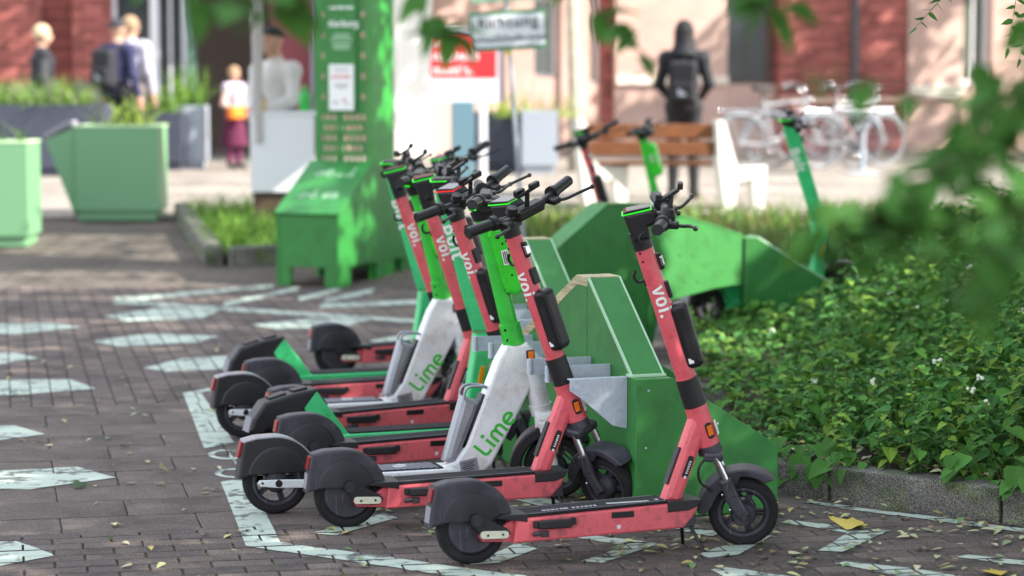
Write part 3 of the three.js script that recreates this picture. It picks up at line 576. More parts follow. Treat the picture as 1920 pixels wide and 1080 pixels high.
// local x must run back-left: heading (-sin20, 0, -cos20) = yaw of 110 degrees; local z then points right, away from the scooters
const dockA = ground(1181, 972);
dock('near green dock with steep gable and galvanised brackets beside the kerb', dockA, 110 * D2R);
dock('second green dock partly hidden behind the bright green scooter stem', V(dockA.x - 0.24, 0, dockA.z - 2.16), 110 * D2R);
{ // the dock of the second row, seen from its closed side
  const o = at(1140, 560, 14.5).setY(0), phi = 40 * D2R, t = thing('scooter_dock', 'wide green dock with a sunlit side and raised foot behind the near docks', 'dock', o, phi, 'green scooter docks');
  const n = V(Math.sin(phi), 0, Math.cos(phi)), ex = V(Math.cos(phi), 0, -Math.sin(phi));
  const L = (px, py) => { const p = onPlane(px, py, o, n).sub(o); return [p.dot(ex), p.y]; };
  const prof = [L(985, 520), L(1140, 384), L(1212, 384), L(1392, 441), L(1392, 532), L(1340, 541), L(1262, 562), L(1236, 592), L(1222, 690), L(985, 690)].map(([x, y]) => [x, Math.max(0.004, y)]);
  part('wall_panel', [prism(prof, -0.15, 0, 0.003)], M.dock, t);
  const cap = (a, b) => { const dx = b[0] - a[0], dy = b[1] - a[1], l = Math.hypot(dx, dy); part('top_board', [box(l - 0.004, 0.012, 0.156, l / 2, 0.002, 0, 0.003).rotateZ(Math.atan2(dy, dx)).translate(a[0], a[1], -0.075)], M.dock, t); };
  cap(prof[0], prof[1]); cap(prof[1], prof[2]); cap(prof[2], prof[3]);
  for (const [x, y] of [[1275, 478], [1300, 478], [1283, 527], [1308, 527], [1190, 490], [1190, 550]]) { const [a, b] = L(x, y); part('bolt', [ball(0.008, a, b, 0, 8)], M.dock, t); }
  part('joint_strip', [box(0.006, 0.6, 0.006, L(1214, 500)[0], 0.45, 0.002, 0.001)], M.terminal, t);
  const [ex2] = L(1392, 500);                       // end wedge turned toward the bed
  const w = prism([[0, 0.004], [0, 0.66], [0.08, 0.66], [0.74, 0.26], [0.74, 0.004]], -0.2, 0, 0.003).rotateY(-28 * D2R).translate(ex2 + 0.004, 0, 0.02);
  part('end_panel', [w], M.dock, t);
  const l = Math.hypot(0.66, 0.4); part('top_board', [box(l, 0.012, 0.2, l / 2, 0.003, 0, 0.003).rotateZ(Math.atan2(-0.4, 0.66)).translate(0.08, 0.66, -0.1).rotateY(-28 * D2R).translate(ex2 + 0.004, 0, 0.02)], M.dockTrim, t);
}

// ---------------------------------------------------------------- scooters
M.display = mat(0x2a2b2e, 0.16); M.fenderDisc = mat(0x46444c, 0.6, { map: grimeTex });
const geoCache = new Map();
const once = (key, make) => { if (!geoCache.has(key)) { const g = make(); geoCache.set(key, Array.isArray(g) ? join(g) : g); } return geoCache.get(key); };
function lathe(profile, seg = 40) { return new THREE.LatheGeometry(profile.map(([r, z]) => new THREE.Vector2(r, z)), seg).rotateX(Math.PI / 2); }   // axis along z
const tyreGeo = (R, w) => lathe([[R - 0.034, w * 0.42], [R - 0.02, w * 0.5], [R - 0.008, w * 0.44], [R - 0.0015, w * 0.27], [R, 0], [R - 0.0015, -w * 0.27], [R - 0.008, -w * 0.44], [R - 0.02, -w * 0.5], [R - 0.034, -w * 0.42], [R - 0.036, 0], [R - 0.034, w * 0.42]], 56);
const rimGeo = (R, w) => { const L = [lathe([[R - 0.034, w * 0.4], [R - 0.042, w * 0.44], [R - 0.052, w * 0.3], [R - 0.05, -w * 0.3], [R - 0.042, -w * 0.44], [R - 0.034, -w * 0.4]]), lathe([[0.001, 0.03], [0.036, 0.03], [0.046, 0.018], [0.046, -0.018], [0.036, -0.03], [0.001, -0.03]])]; for (let k = 0; k < 5; k++) for (const s of [-0.13, 0.13]) { const a = k / 5 * 6.283 + s, b = k / 5 * 6.283 + s * 0.6; L.push(rod(V(Math.cos(a) * 0.03, Math.sin(a) * 0.03, 0), V(Math.cos(b) * (R - 0.044), Math.sin(b) * (R - 0.044), 0), 0.008, 0.006, 6)); } return L; };
const discGeo = (R, w) => [lathe([[0.001, w * 0.36], [R * 0.3, w * 0.4], [R * 0.32, w * 0.33], [R * 0.6, w * 0.33], [R * 0.62, w * 0.37], [R - 0.034, w * 0.4], [R - 0.034, -w * 0.4], [R * 0.62, -w * 0.37], [R * 0.6, -w * 0.33], [0.001, -w * 0.33]])];
function wheel(root, name, R, w, x, y, front, Mx) {
  const t = part(name, once('tyre' + R + w, () => tyreGeo(R, w)), M.rubber, root); t.position.set(x, y, 0);
  part('rim', once((front ? 'rim' : 'disc') + R + w, () => (front ? rimGeo(R, w) : discGeo(R, w))), M.grey, t);
  if (Mx) t.applyMatrix4(Mx);
  return t;
}
function steering(p, a, deg) { return new THREE.Matrix4().makeTranslation(p.x, p.y, p.z).multiply(new THREE.Matrix4().makeRotationAxis(a, deg * D2R)).multiply(new THREE.Matrix4().makeTranslation(-p.x, -p.y, -p.z)); }
// lettering wrapped round a round stem: t runs along the letters, n is the letters' up, r the stem radius
function wrapLetters(text, size, c, t, n, r) {
  const g = finer(letters(text, size, 0.0008), 0.006, 10), p = g.attributes.position;
  for (let i = 0; i < p.count; i++) { const x = p.getX(i), y = p.getY(i), R = r + 0.0012 + p.getZ(i), a = y / r; p.setXYZ(i, c[0] + t[0] * x + n[0] * Math.sin(a) * R, c[1] + t[1] * x + n[1] * Math.sin(a) * R, Math.cos(a) * R); }
  g.computeVertexNormals(); return g;
}
function flatLetters(g, c, t, n, z) { g = g.index ? g.toNonIndexed() : g; const p = g.attributes.position; for (let i = 0; i < p.count; i++) { const x = p.getX(i), y = p.getY(i), w = p.getZ(i); p.setXYZ(i, c[0] + t[0] * x + n[0] * y, c[1] + t[1] * x + n[1] * y, z + w); } g.computeVertexNormals(); return g; }
const fenderOutline = [[-0.163, 0.142], [-0.152, 0.215], [-0.138, 0.287], [-0.09, 0.2985], [-0.03, 0.3015], ...arcPts(-0.02, 0.135, 0.1665, 85, 12, 12), [0.12, 0.162], [0.04, 0.158], [-0.085, 0.156], [-0.12, 0.15]];
function handlebar(root, S, cx, cy, opt) {         // bar across z at (cx, cy) with grips, lever, bell, phone holder
  const st = (m) => { m.applyMatrix4(S); return m; };
  const b = st(part('handlebar', once('hb' + cx + cy, () => [tube([V(cx - 0.045, cy + 0.012, -0.3), V(cx - 0.02, cy + 0.008, -0.17), V(cx, cy, 0), V(cx - 0.02, cy + 0.008, 0.17), V(cx - 0.045, cy + 0.012, 0.3)], 0.0145, 24, 10), box(0.05, 0.045, 0.16, cx - 0.004, cy + 0.004, 0, 0.012)]), M.dark, root));
  for (const s of [-1, 1]) {
    part('grip', once('grip' + cx + cy + s, () => [rod(V(cx - 0.026, cy + 0.009, 0.185 * s), V(cx - 0.045, cy + 0.0125, 0.304 * s), 0.0215, 0.0205, 16), rod(V(cx - 0.024, cy + 0.0088, 0.168 * s), V(cx - 0.027, cy + 0.0094, 0.188 * s), 0.029, 0.0275, 16)]), M.black, b);
    part('brake_lever', once('lever' + cx + cy + s, () => [tube([V(cx, cy, 0.14 * s), V(cx + 0.04, cy, 0.165 * s), V(cx + 0.068, cy + 0.012, 0.22 * s), V(cx + 0.085, cy + 0.018, 0.285 * s)], 0.0065, 14, 6), ball(0.0095, cx + 0.085, cy + 0.018, 0.287 * s, 8), box(0.05, 0.024, 0.045, cx + 0.008, cy - 0.002, 0.14 * s, 0.008)]), M.dark, b);
  }
  if (opt !== 'plain') {
    part('phone_holder', once('phone' + cx + cy, () => [bar([cx - 0.035, cy + 0.055], [cx + 0.03, cy + 0.1], 0.012, 0.045, 0.003), box(0.022, 0.026, 0.05, cx - 0.04, cy + 0.068, 0, 0.005), box(0.02, 0.024, 0.05, cx + 0.035, cy + 0.112, 0, 0.005), rod(V(cx, cy + 0.01, 0.01), V(cx + 0.004, cy + 0.075, 0.005), 0.011, 0.009, 10)]), M.dark, b);
    part('bell', once('bell' + cx + cy, () => [rod(V(cx - 0.01, cy + 0.02, 0.085), V(cx - 0.006, cy + 0.045, 0.085), 0.024, 0.021, 16), ball(0.0085, cx + 0.03, cy + 0.03, 0.09, 8)]), M.dark, b);
  }
  return b;
}
const scooters = 'parked rental scooters';
function coralScooter(label, pos, yaw, o = {}) {
  const root = thing('rental_scooter', label, 'scooter', pos, yaw, scooters); root.rotation.set((o.roll ?? 0) * D2R, yaw, 0, 'YXZ');
  const axisA = V(-0.3365, 0.9417, 0), S = steering(V(0.903, 0.381, 0), axisA, o.steer ?? 0), st = (m) => { m.applyMatrix4(S); return m; };
  const on = (v) => [0.903 - 0.3573 * (v - 0.381), v];                     // centre line of the stem at height v
  const pv = (v, z = 0) => V(...on(v), z);
  wheel(root, 'rear_wheel', 0.127, 0.056, 0, 0.127, false);
  const fen = part('rear_fender', once('cf', () => [prism(fenderOutline, -0.038, 0.038, 0.01)]), M.grey, root);
  part('fender_panel', once('cfd', () => [lathe([[0.001, 0.047], [0.06, 0.047], [0.1, 0.043], [0.112, 0.037], [0.112, 0.03], [0.001, 0.03]], 44).translate(-0.012, 0.15, 0), lathe([[0.001, -0.047], [0.06, -0.047], [0.1, -0.043], [0.112, -0.037], [0.112, -0.03], [0.001, -0.03]], 44).translate(-0.012, 0.15, 0)].map((g) => { const p = g.attributes.position; for (let i = 0; i < p.count; i++) if (p.getY(i) < 0.16) p.setY(i, 0.16); g.computeVertexNormals(); return g; })), M.fenderDisc, fen);
  part('tail_light', once('ctl', () => [prism([[-0.152, 0.228], [-0.142, 0.275], [-0.132, 0.275], [-0.136, 0.228]], -0.02, 0.02, 0.002).translate(-0.006, 0, 0)]), M.red, fen);
  part('licence_plate', once('clp', () => [bar([-0.16, 0.155], [-0.153, 0.212], 0.006, 0.05, 0.001)]), M.stitch, fen);
  for (const s of [-1, 1]) {
    const arm = part('swing_arm', once('csa' + s, () => [prism([[-0.012, 0.148], [-0.022, 0.168], [0.0, 0.187], [0.03, 0.172], [0.115, 0.128], [0.128, 0.11], [0.11, 0.09], [0.03, 0.094], [0.012, 0.115]], 0.046, 0.06, 0.003).scale(1, 1, s), rod(V(0, 0.163, 0.04 * s), V(0, 0.163, 0.069 * s), 0.024, 0.023, 24)]), M.black, root);
    part('side_reflector', once('csr' + s, () => [prism(roundRect(0.104, 0.027, 0.012), 0.059, 0.0675, 0.002).rotateZ(-0.04).translate(0.066, 0.109, 0).scale(1, 1, s)]), M.cream, arm);
    part('reflector_screw', once('csc' + s, () => [0.04, 0.095].map((x) => rod(V(x, 0.109, 0.066 * s), V(x, 0.109, 0.0685 * s), 0.0045, 0.0045, 8))), M.dark, arm);
    part('arm_cap', once('cac' + s, () => [rod(V(0, 0.163, 0.068 * s), V(0, 0.163, 0.071 * s), 0.019, 0.018, 20)]), M.grey, arm);
  }
  const deck = part('deck', once('cd', () => [prism([[0.135, 0.074], [0.78, 0.087], [0.822, 0.128], [0.838, 0.16], [0.72, 0.178], [0.183, 0.161], [0.145, 0.158]], -0.068, 0.068, 0.008), prism([[0.018, 0.1], [0.03, 0.082], [0.16, 0.074], [0.16, 0.155], [0.13, 0.15], [0.1, 0.13], [0.03, 0.125]], -0.044, 0.044, 0.005)]), M.coralDusty, root);
  part('deck_mat', once('cdm', () => [prism([[0.185, 0.163], [0.72, 0.18], [0.72, 0.189], [0.185, 0.1735]], -0.062, 0.062, 0.002)]), M.mat, deck);
  part('mat_stitching', once('cdst', () => { const L = []; for (let k = 0; k < 52; k++) for (const z of [-0.056, 0.056]) { const x = 0.195 + k * 0.0101; L.push(box(0.006, 0.002, 0.003, x, 0.1745 + (x - 0.185) * 0.0293, z, 0.0006)); } return L; }), M.stitch, deck);
  part('front_cap', once('cfc', () => [prism([[0.718, 0.148], [0.80, 0.15], [0.836, 0.165], [0.85, 0.188], [0.718, 0.186]], -0.073, 0.073, 0.004)]), M.black, deck);
  part('rear_cap', once('crc', () => [prism([[0.07, 0.167], [0.186, 0.148], [0.186, 0.176], [0.1, 0.178]], -0.072, 0.072, 0.003)]), M.black, deck);
  for (const s of [-1, 1]) {
    part('side_handle', once('csh' + s, () => [box(0.125, 0.032, 0.02, 0.285, 0.136, 0.078 * s, 0.006), box(0.02, 0.026, 0.014, 0.215, 0.138, 0.074 * s, 0.004), box(0.02, 0.026, 0.014, 0.355, 0.142, 0.074 * s, 0.004)]), M.black, deck);
    part('cable_lock', once('ccl' + s, () => [box(0.028, 0.022, 0.01, 0.25, 0.102, 0.071 * s, 0.003), rod(V(0.205, 0.103, 0.074 * s), V(0.235, 0.108, 0.076 * s), 0.008, 0.008, 8)]), M.steel, deck);
    part('type_plate', once('ctp' + s, () => [box(0.085, 0.022, 0.004, 0.545, 0.151, 0.0685 * s, 0.001)]), M.dark, deck);
    part('code_sticker', once('cst' + s, () => [box(0.014, 0.014, 0.002, 0.53, 0.108, 0.0685 * s, 0.0005)]), M.lens, deck);
  }
  if (o.text) part('deck_print', once('cwt', () => [...[0.016, 0.012, 0.014, 0.01, 0.013, 0.02, 0.011, 0.012, 0.01, 0.014, 0.011, 0.012].map((w, k) => [0.262 + k * 0.0165 + (k > 5 ? 0.012 : 0), w * 0.8, 0.012]), [0.585, 0.17, 0.016], [0.692, 0.012, 0.014]].map(([x, w, d]) => box(w, 0.0016, d, x, 0.1748 + (x - 0.185) * 0.0293, 0.026, 0.0005))), M.lens, deck);
  const dt = part('down_tube', once('cdt', () => [bar([0.752, 0.17], [0.868, 0.47], 0.07, 0.062, 0.022, 0, 0.075)]), M.coral, root);
  part('rear_strip', once('cds', () => [bar([0.74, 0.239], [0.79, 0.37], 0.012, 0.034, 0.003)]), M.black, dt);
  part('badge', once('cdb', () => [prism(roundRect(0.085, 0.024, 0.011), 0.0305, 0.033, 0.0008).rotateZ(1.2).translate(0.812, 0.3, 0)]), M.dark, dt);
  part('badge_print', once('cdbp', () => [...[0, 1, 2, 3, 4, 5].map((k) => box(0.005, 0.008, 0.0006, 0.0, 0, 0, 0.0002).rotateZ(1.2).translate(0.806 + 0.362 * k * 0.0085, 0.279 + 0.932 * k * 0.0085, 0.0335)), prism(roundRect(0.01, 0.01, 0.004), 0.033, 0.0336, 0).translate(0.8, 0.264, 0)]), M.lens, dt);
  const ht = part('head_tube', once('cht', () => [rod(pv(0.375), pv(0.53), 0.043, 0.041, 28), rod(pv(0.371), pv(0.377), 0.039, 0.043, 28)]), M.coral, root);
  part('side_reflector', once('cho', () => [prism(roundRect(0.028, 0.06, 0.01), 0.0, 0.006, 0.002).rotateZ(0.33).translate(0.892, 0.43, 0.039)]), M.dark, ht);
  part('reflector_lens', once('chol', () => [prism([[-0.011, -0.018], [0.009, -0.018], [0.011, 0.019], [-0.009, 0.019]], 0.005, 0.011, 0.002).rotateZ(0.33).translate(0.892, 0.43, 0.039)]), M.orange, ht);
  part('number_sticker', once('chw', () => [prism(roundRect(0.03, 0.055, 0.005), 0, 0.002, 0.0005).rotateY(1.0).rotateZ(0.33).translate(0.925, 0.438, 0.026)]), M.paper, ht);
  // steered parts
  const stem = st(part('stem', once('cs', () => [rod(pv(0.53), pv(0.625), 0.0385, 0.0375, 28), rod(pv(0.62), pv(1.1), 0.0365, 0.0325, 28)]), M.coral, root));
  part('stem_collar', once('cco', () => [rod(pv(0.518), pv(0.62), 0.0415, 0.0405, 28)]), M.black, stem);
  part('stem_lettering', once('cvt', () => [wrapLetters('voi.', 0.05, on(0.958), [0.3365, -0.9417], [0.9417, 0.3365], 0.0345)]), M.paper, stem);
  const bat = part('battery_box', once('cb', () => [prism(roundRect(0.245, 0.066, 0.026, 7), -0.034, 0.034, 0.016).rotateZ(-1.258).translate(0.813, 0.779, 0)]), M.dark, stem);
  part('battery_panel', once('cbp', () => [prism(roundRect(0.15, 0.026, 0.012), 0.0335, 0.0355, 0.001).rotateZ(-1.26).translate(0.82, 0.765, 0)]), M.black, bat);
  part('battery_lettering', once('cbt', () => [flatLetters(letters('voi.', 0.016, 0.0004), [0.77, 0.868], [0.9417, 0.3365], [-0.3365, 0.9417], 0.0342)]), M.black, bat);
  part('code_sticker', once('cbc', () => [prism(roundRect(0.018, 0.02, 0.001), 0.034, 0.0352, 0.0003).rotateZ(0.33).translate(0.832, 0.69, 0)]), M.paper, bat);
  part('front_reflector', once('cfr', () => [prism(roundRect(0.03, 0.062, 0.008), -0.009, 0.009, 0.004).rotateZ(0.34).translate(0.704, 1.043, 0.0)]), M.dark, stem);
  part('reflector_lens', once('cfl', () => [prism(roundRect(0.012, 0.036, 0.004), -0.012, 0.012, 0.003).rotateZ(0.34).translate(0.715, 1.046, 0.0)]), M.chrome, stem);
  part('lock_pad', once('clk', () => [prism(roundRect(0.016, 0.062, 0.004), -0.016, 0.016, 0.003).rotateZ(0.34).translate(0.742, 0.944, 0)]), M.black, stem);
  part('bag_hook', once('cbh', () => [tube([V(...on(0.975), 0).add(V(-0.03, 0, 0)), V(0.635, 0.965, 0), V(0.618, 0.985, 0), V(0.622, 1.005, 0)], 0.006, 10, 6), box(0.014, 0.03, 0.02, 0.662, 0.968, 0, 0.004)]), M.dark, stem);
  part('stem_screw', once('csw', () => [1.075, 1.045].map((v) => rod(V(on(v)[0] - 0.018, v, 0.028), V(on(v)[0] - 0.018, v, 0.0305), 0.0045, 0.0045, 8))), M.dark, stem);
  const head = st(part('head_unit', once('chu', () => [rod(pv(1.088), pv(1.15), 0.0345, 0.036, 24), prism([[0.612, 1.115], [0.574, 1.205], [0.578, 1.214], [0.672, 1.238], [0.69, 1.225], [0.7, 1.19], [0.665, 1.172], [0.674, 1.13]], -0.04, 0.04, 0.012), bar([0.64, 1.192], [0.735, 1.206], 0.042, 0.05, 0.012)]), M.black, root));
  part('display', once('cdi', () => [prism([[0.572, 1.213], [0.668, 1.239], [0.666, 1.247], [0.582, 1.227], [0.571, 1.219]], -0.038, 0.038, 0.002)]), M.display, head);
  part('light_band', once('clb', () => [prism([[0.5685, 1.208], [0.672, 1.2355], [0.671, 1.239], [0.5675, 1.2115]], -0.0395, 0.0395, 0.0015)]), o.led === 'red' ? M.ledRed : M.ledGreen, head);
  part('cable_guide', once('ccg', () => [tube([V(0.655, 1.16, 0.03), V(0.636, 1.145, 0.046), V(0.632, 1.125, 0.045), V(0.642, 1.115, 0.04)], 0.004, 10, 6)]), M.steel, head);
  handlebar(root, S, 0.735, 1.206);
  const fork = st(part('fork', once('cfk', () => { const L = [rod(pv(0.345), pv(0.375), 0.045, 0.042, 24), box(0.07, 0.035, 0.13, 0.924, 0.34, 0, 0.012).rotateZ(0)]; for (const s of [-1, 1]) { L.push(bar([0.968, 0.262], [1.0, 0.19], 0.045, 0.03, 0.01, 0.056 * s, 0.05), bar([0.992, 0.2], [1.046, 0.12], 0.05, 0.022, 0.008, 0.058 * s, 0.042)); } return L; }), M.steel, root));
  for (const s of [-1, 1]) {
    part('fork_tube', once('cft' + s, () => [rod(V(0.93, 0.34, 0.052 * s), V(0.975, 0.25, 0.055 * s), 0.0145, 0.0145, 16)]), M.chrome, fork);
    part('axle_bolt', once('cab' + s, () => [rod(V(1.042, 0.127, 0.06 * s), V(1.042, 0.127, 0.078 * s), 0.013, 0.011, 10), rod(V(1.042, 0.127, 0.03 * s), V(1.042, 0.127, 0.05 * s), 0.048, 0.04, 20)]), M.steel, fork);
    part('fender_bolt', once('cfb' + s, () => [ball(0.006, 0.962, 0.2, 0.05 * s, 8), ball(0.006, 0.99, 0.15, 0.068 * s, 8)]), M.chrome, fork);
  }
  const ff = st(part('front_fender', once('cff', () => { const O = [...arcPts(1.042, 0.127, 0.168, 52, 178, 18), ...arcPts(1.042, 0.127, 0.14, 172, 58, 16)]; const side = [...arcPts(1.042, 0.127, 0.166, 92, 180, 12), [0.9, 0.118], ...arcPts(1.042, 0.127, 0.118, 168, 104, 8)]; return [prism(O, -0.046, 0.046, 0.006), prism(side, 0.036, 0.047, 0.004), prism(side, -0.047, -0.036, 0.004)]; }), M.grey, root));
  part('brake_cable', once('cbk', () => [tube([V(0.9, 0.34, 0.045), V(0.873, 0.3, 0.06), V(0.88, 0.25, 0.062), V(0.925, 0.215, 0.052)], 0.005, 14, 6)]), M.dark, fork);
  wheel(root, 'front_wheel', 0.127, 0.062, 1.042, 0.127, true, S);
  const ks = part('kickstand', once('ckm', () => [box(0.05, 0.06, 0.09, 0.815, 0.11, 0, 0.01)]), M.steel, root);
  part('kickstand_leg', once('ck1', () => [rod(V(0.815, 0.1, 0.03), V(0.845, 0.004, 0.105), 0.0075, 0.006, 8)]), M.dark, ks);
  part('kickstand_leg', once('ck2', () => [rod(V(0.81, 0.1, -0.02), V(0.835, 0.004, -0.06), 0.0075, 0.006, 8)]), M.dark, ks);
  return root;
}
// drawn word on the white scooter: monoline letters, x along the word, y up, cap height 1
function drawnWord() {
  const w = 0.165, L = [];
  L.push(ribbon([[0, 1], [0, 0.3], ...arcPts(0.22, 0.3, 0.22, 180, 270, 6), [0.42, 0.08]], w));
  L.push(ribbon([[0.66, 0.0], [0.66, 0.66]], w)); L.push(new THREE.CircleGeometry(0.11, 14).translate(0.66, 0.92, 0));
  L.push(ribbon([[0.98, 0], [0.98, 0.44], ...arcPts(1.17, 0.44, 0.19, 180, 0, 9), [1.36, 0]], w), ribbon([[1.36, 0.44], ...arcPts(1.55, 0.44, 0.19, 180, 0, 9), [1.74, 0]], w));
  L.push(ribbon([[2.0, 0.33], [2.54, 0.33], ...arcPts(2.29, 0.33, 0.29, 8, 300, 20)], w));
  return mergeGeometries(L.map((g) => { const h = g.index ? g.toNonIndexed() : g; h.deleteAttribute('uv'); return h; }));
}
function whiteScooter(label, pos, yaw, o = {}) {
  const root = thing('rental_scooter', label, 'scooter', pos, yaw, scooters); root.rotation.set((o.roll ?? 0) * D2R, yaw, 0, 'YXZ');
  const axisA = V(-0.2407, 0.9706, 0), S = steering(V(0.975, 0.63, 0), axisA, o.steer ?? 0), st = (m) => { m.applyMatrix4(S); return m; };
  const on = (v) => [0.975 - 0.248 * (v - 0.63), v], pv = (v, z = 0) => V(...on(v), z);
  wheel(root, 'rear_wheel', 0.13, 0.06, 0, 0.13, true);
  const fen = part('rear_fender', once('lf', () => [prism(fenderOutline.map(([x, y]) => [x * 1.02 + 0.012, y * 1.02]), -0.042, 0.042, 0.01)]), M.black, root);
  part('fender_panel', once('lfd', () => [1, -1].map((s) => { const g = lathe([[0.001, 0.047 * s], [0.108, 0.047 * s], [0.12, 0.041 * s], [0.12, 0.035 * s], [0.001, 0.035 * s]], 44).translate(0.002, 0.15, 0), p = g.attributes.position; for (let i = 0; i < p.count; i++) if (p.getY(i) < 0.166) p.setY(i, 0.166); g.computeVertexNormals(); return g; })), M.black, fen);
  part('fender_edge', once('lfe', () => { const top = fenderOutline.slice(2, 17).map(([x, y]) => [x * 1.02 + 0.012, y * 1.02 + 0.001]); const O = [...top, ...top.slice().reverse().map(([x, y]) => [x - 0.002, y - 0.007])]; return [prism(O, -0.044, 0.0445, 0.001)]; }), M.silver, fen);
  part('tail_light', once('ltl', () => [prism([[-0.149, 0.23], [-0.134, 0.288], [-0.124, 0.288], [-0.13, 0.23]], -0.022, 0.022, 0.002).translate(-0.005, 0, 0)]), M.red, fen);
  for (const s of [-1, 1]) {
    const arm = part('swing_arm', once('lsa' + s, () => [prism([[-0.075, 0.142], [-0.082, 0.13], [-0.072, 0.117], [0.0, 0.108], [0.2, 0.1], [0.2, 0.132], [0.02, 0.14]], 0.05, 0.062, 0.004).scale(1, 1, s)]), M.white, root);
    part('axle_bolt', once('lsb' + s, () => [rod(V(0.0, 0.126, 0.058 * s), V(0.0, 0.126, 0.067 * s), 0.015, 0.013, 14), rod(V(-0.064, 0.13, 0.058 * s), V(-0.064, 0.13, 0.0635 * s), 0.005, 0.005, 8)]), M.dark, arm);
  }
  const deck = part('deck', once('ld', () => [prism([[0.12, 0.1], [0.7, 0.1], [0.74, 0.128], [0.7, 0.152], [0.13, 0.15], [0.1, 0.125]], -0.085, 0.085, 0.01)]), M.white, root);
  part('deck_mat', once('ldm', () => [prism([[0.14, 0.151], [0.66, 0.153], [0.66, 0.158], [0.14, 0.156]], -0.068, 0.068, 0.0015)]), M.mat, deck);
  part('mat_studs', once('lds', () => { const L = []; for (let i = 0; i < 36; i++) for (let j = -4; j <= 4; j++) L.push(new THREE.CylinderGeometry(0.0055, 0.006, 0.0022, 6).translate(0.16 + i * 0.0136, 0.158, j * 0.0145 + (i % 2) * 0.007)); return L; }), M.stitch, deck); deck.children[deck.children.length - 1].userData.kind = 'stuff';
  part('deck_emblem', once('lde', () => [new THREE.TorusGeometry(0.026, 0.003, 6, 28).rotateX(Math.PI / 2).translate(0.5, 0.1595, 0), ...[0, 60, 120].map((a) => box(0.046, 0.002, 0.003, 0, 0, 0, 0.0005).rotateY(a * D2R).translate(0.5, 0.1595, 0))]), M.lens, deck);
  const blade = part('body', once('lb', () => [prism([[0.66, 0.15], [0.7, 0.112], [0.83, 0.118], [0.87, 0.15], [1.062, 0.5], [1.066, 0.585], [1.02, 0.634], [0.934, 0.626], [0.9, 0.57], [0.765, 0.235], [0.72, 0.172]], -0.042, 0.042, 0.012)]), M.white, root);
  part('body_lettering', once('lbt', () => [flatLetters(drawnWord().scale(0.075, 0.075, 1), [0.814, 0.206], [0.626, 0.78], [-0.78, 0.626], 0.0432).translate(0.038, -0.02, 0)]), mat(0x35b83a, 0.45), blade);
  part('notice_sticker', once('lbn', () => [prism(roundRect(0.075, 0.055, 0.003), 0.0418, 0.0432, 0.0004).rotateZ(0.2).translate(0.775, 0.152, 0)]), M.stitch, blade);
  part('notice_print', once('lbnp', () => [0, 1, 2, 3, 4].map((k) => box(0.055 - (k % 2) * 0.015, 0.003, 0.0006, -0.002 * k, 0.016 - k * 0.008, 0.0436, 0.0002)).map((g) => g.rotateZ(0.2).translate(0.775, 0.152, 0))), M.dark, blade);
  const cup = part('basket_tube', once('lcu', () => [bar([0.7, 0.165], [0.79, 0.42], 0.06, 0.07, 0.024, 0, 0.085)]), M.silver, root);
  part('tube_handle', once('lch', () => [tube([V(0.756, 0.42, 0.03), V(0.764, 0.455, 0.03), V(0.785, 0.468, 0.03), V(0.845, 0.465, 0.03), V(0.855, 0.46, 0.0), V(0.845, 0.465, -0.03), V(0.785, 0.468, -0.03), V(0.764, 0.455, -0.03), V(0.756, 0.42, -0.03)], 0.006, 40, 6)]), M.silver, cup);
  part('tube_seam', once('lcs', () => [bar([0.742, 0.165], [0.84, 0.435], 0.012, 0.066, 0.004)]), M.dark, cup);
  const ho = part('reflector', once('lro', () => [prism(roundRect(0.034, 0.044, 0.006), 0.038, 0.05, 0.003).rotateZ(0.06).translate(1.03, 0.585, 0)]), M.dark, root);
  part('reflector_lens', once('lrl', () => [prism(roundRect(0.024, 0.034, 0.004), 0.048, 0.054, 0.002).rotateZ(0.06).translate(1.03, 0.585, 0)]), M.orange, ho);
  const col = st(part('stem_clamp', once('lco', () => [rod(pv(0.628), pv(0.712), 0.044, 0.042, 28)]), M.limeGreen, root));
  part('clamp_screw', once('lcw', () => [0.65, 0.69].map((v) => rod(V(on(v)[0] - 0.02, v, 0.036), V(on(v)[0] - 0.02, v, 0.04), 0.006, 0.006, 8))), M.dark, col);
  const stem = st(part('stem', once('ls', () => [rod(pv(0.7), pv(1.12), 0.0345, 0.033, 28), rod(pv(1.09), pv(1.14), 0.036, 0.039, 24)]), M.limeGreen, root));
  const pack = part('lock_case', once('lp', () => [prism([[0.87, 1.1], [0.93, 1.105], [0.965, 1.085], [0.97, 1.05], [1.0, 0.93], [1.022, 0.9], [1.018, 0.86], [0.985, 0.832], [0.945, 0.84], [0.925, 0.88], [0.88, 1.04], [0.865, 1.065]], -0.034, 0.048, 0.015)]), coat(0x3bd833, 0.28), stem);
  part('case_label', once('lpl', () => [prism(roundRect(0.026, 0.06, 0.002), 0.048, 0.0492, 0.0003).rotateZ(0.24).translate(0.94, 0.985, 0)]), M.paper, pack);
  part('case_print', once('lpp', () => [0, 1, 2].map((k) => box(0.004, 0.05, 0.0006, (k - 1) * 0.007, 0, 0.0494, 0.0002).rotateZ(0.24).translate(0.94, 0.985, 0))), M.dark, pack);
  part('case_screw', once('lps', () => [[0.925, 1.04], [0.965, 0.915]].map(([x, y]) => rod(V(x, y, 0.047), V(x, y, 0.0495), 0.005, 0.005, 8))), M.dark, pack);
  const head = st(part('head_unit', once('lh', () => [rod(pv(1.13), pv(1.165), 0.042, 0.05, 24), prism([[0.79, 1.168], [0.78, 1.2], [0.8, 1.216], [0.9, 1.222], [0.94, 1.2], [0.93, 1.165], [0.85, 1.15]], -0.05, 0.05, 0.014)]), M.black, root));
  part('light_band', once('llb', () => [prism([[0.79, 1.172], [0.82, 1.168], [0.822, 1.178], [0.79, 1.182]], -0.052, 0.052, 0.002)]), M.ledGreen, head);
  handlebar(root, S, 0.86, 1.215, 'plain');
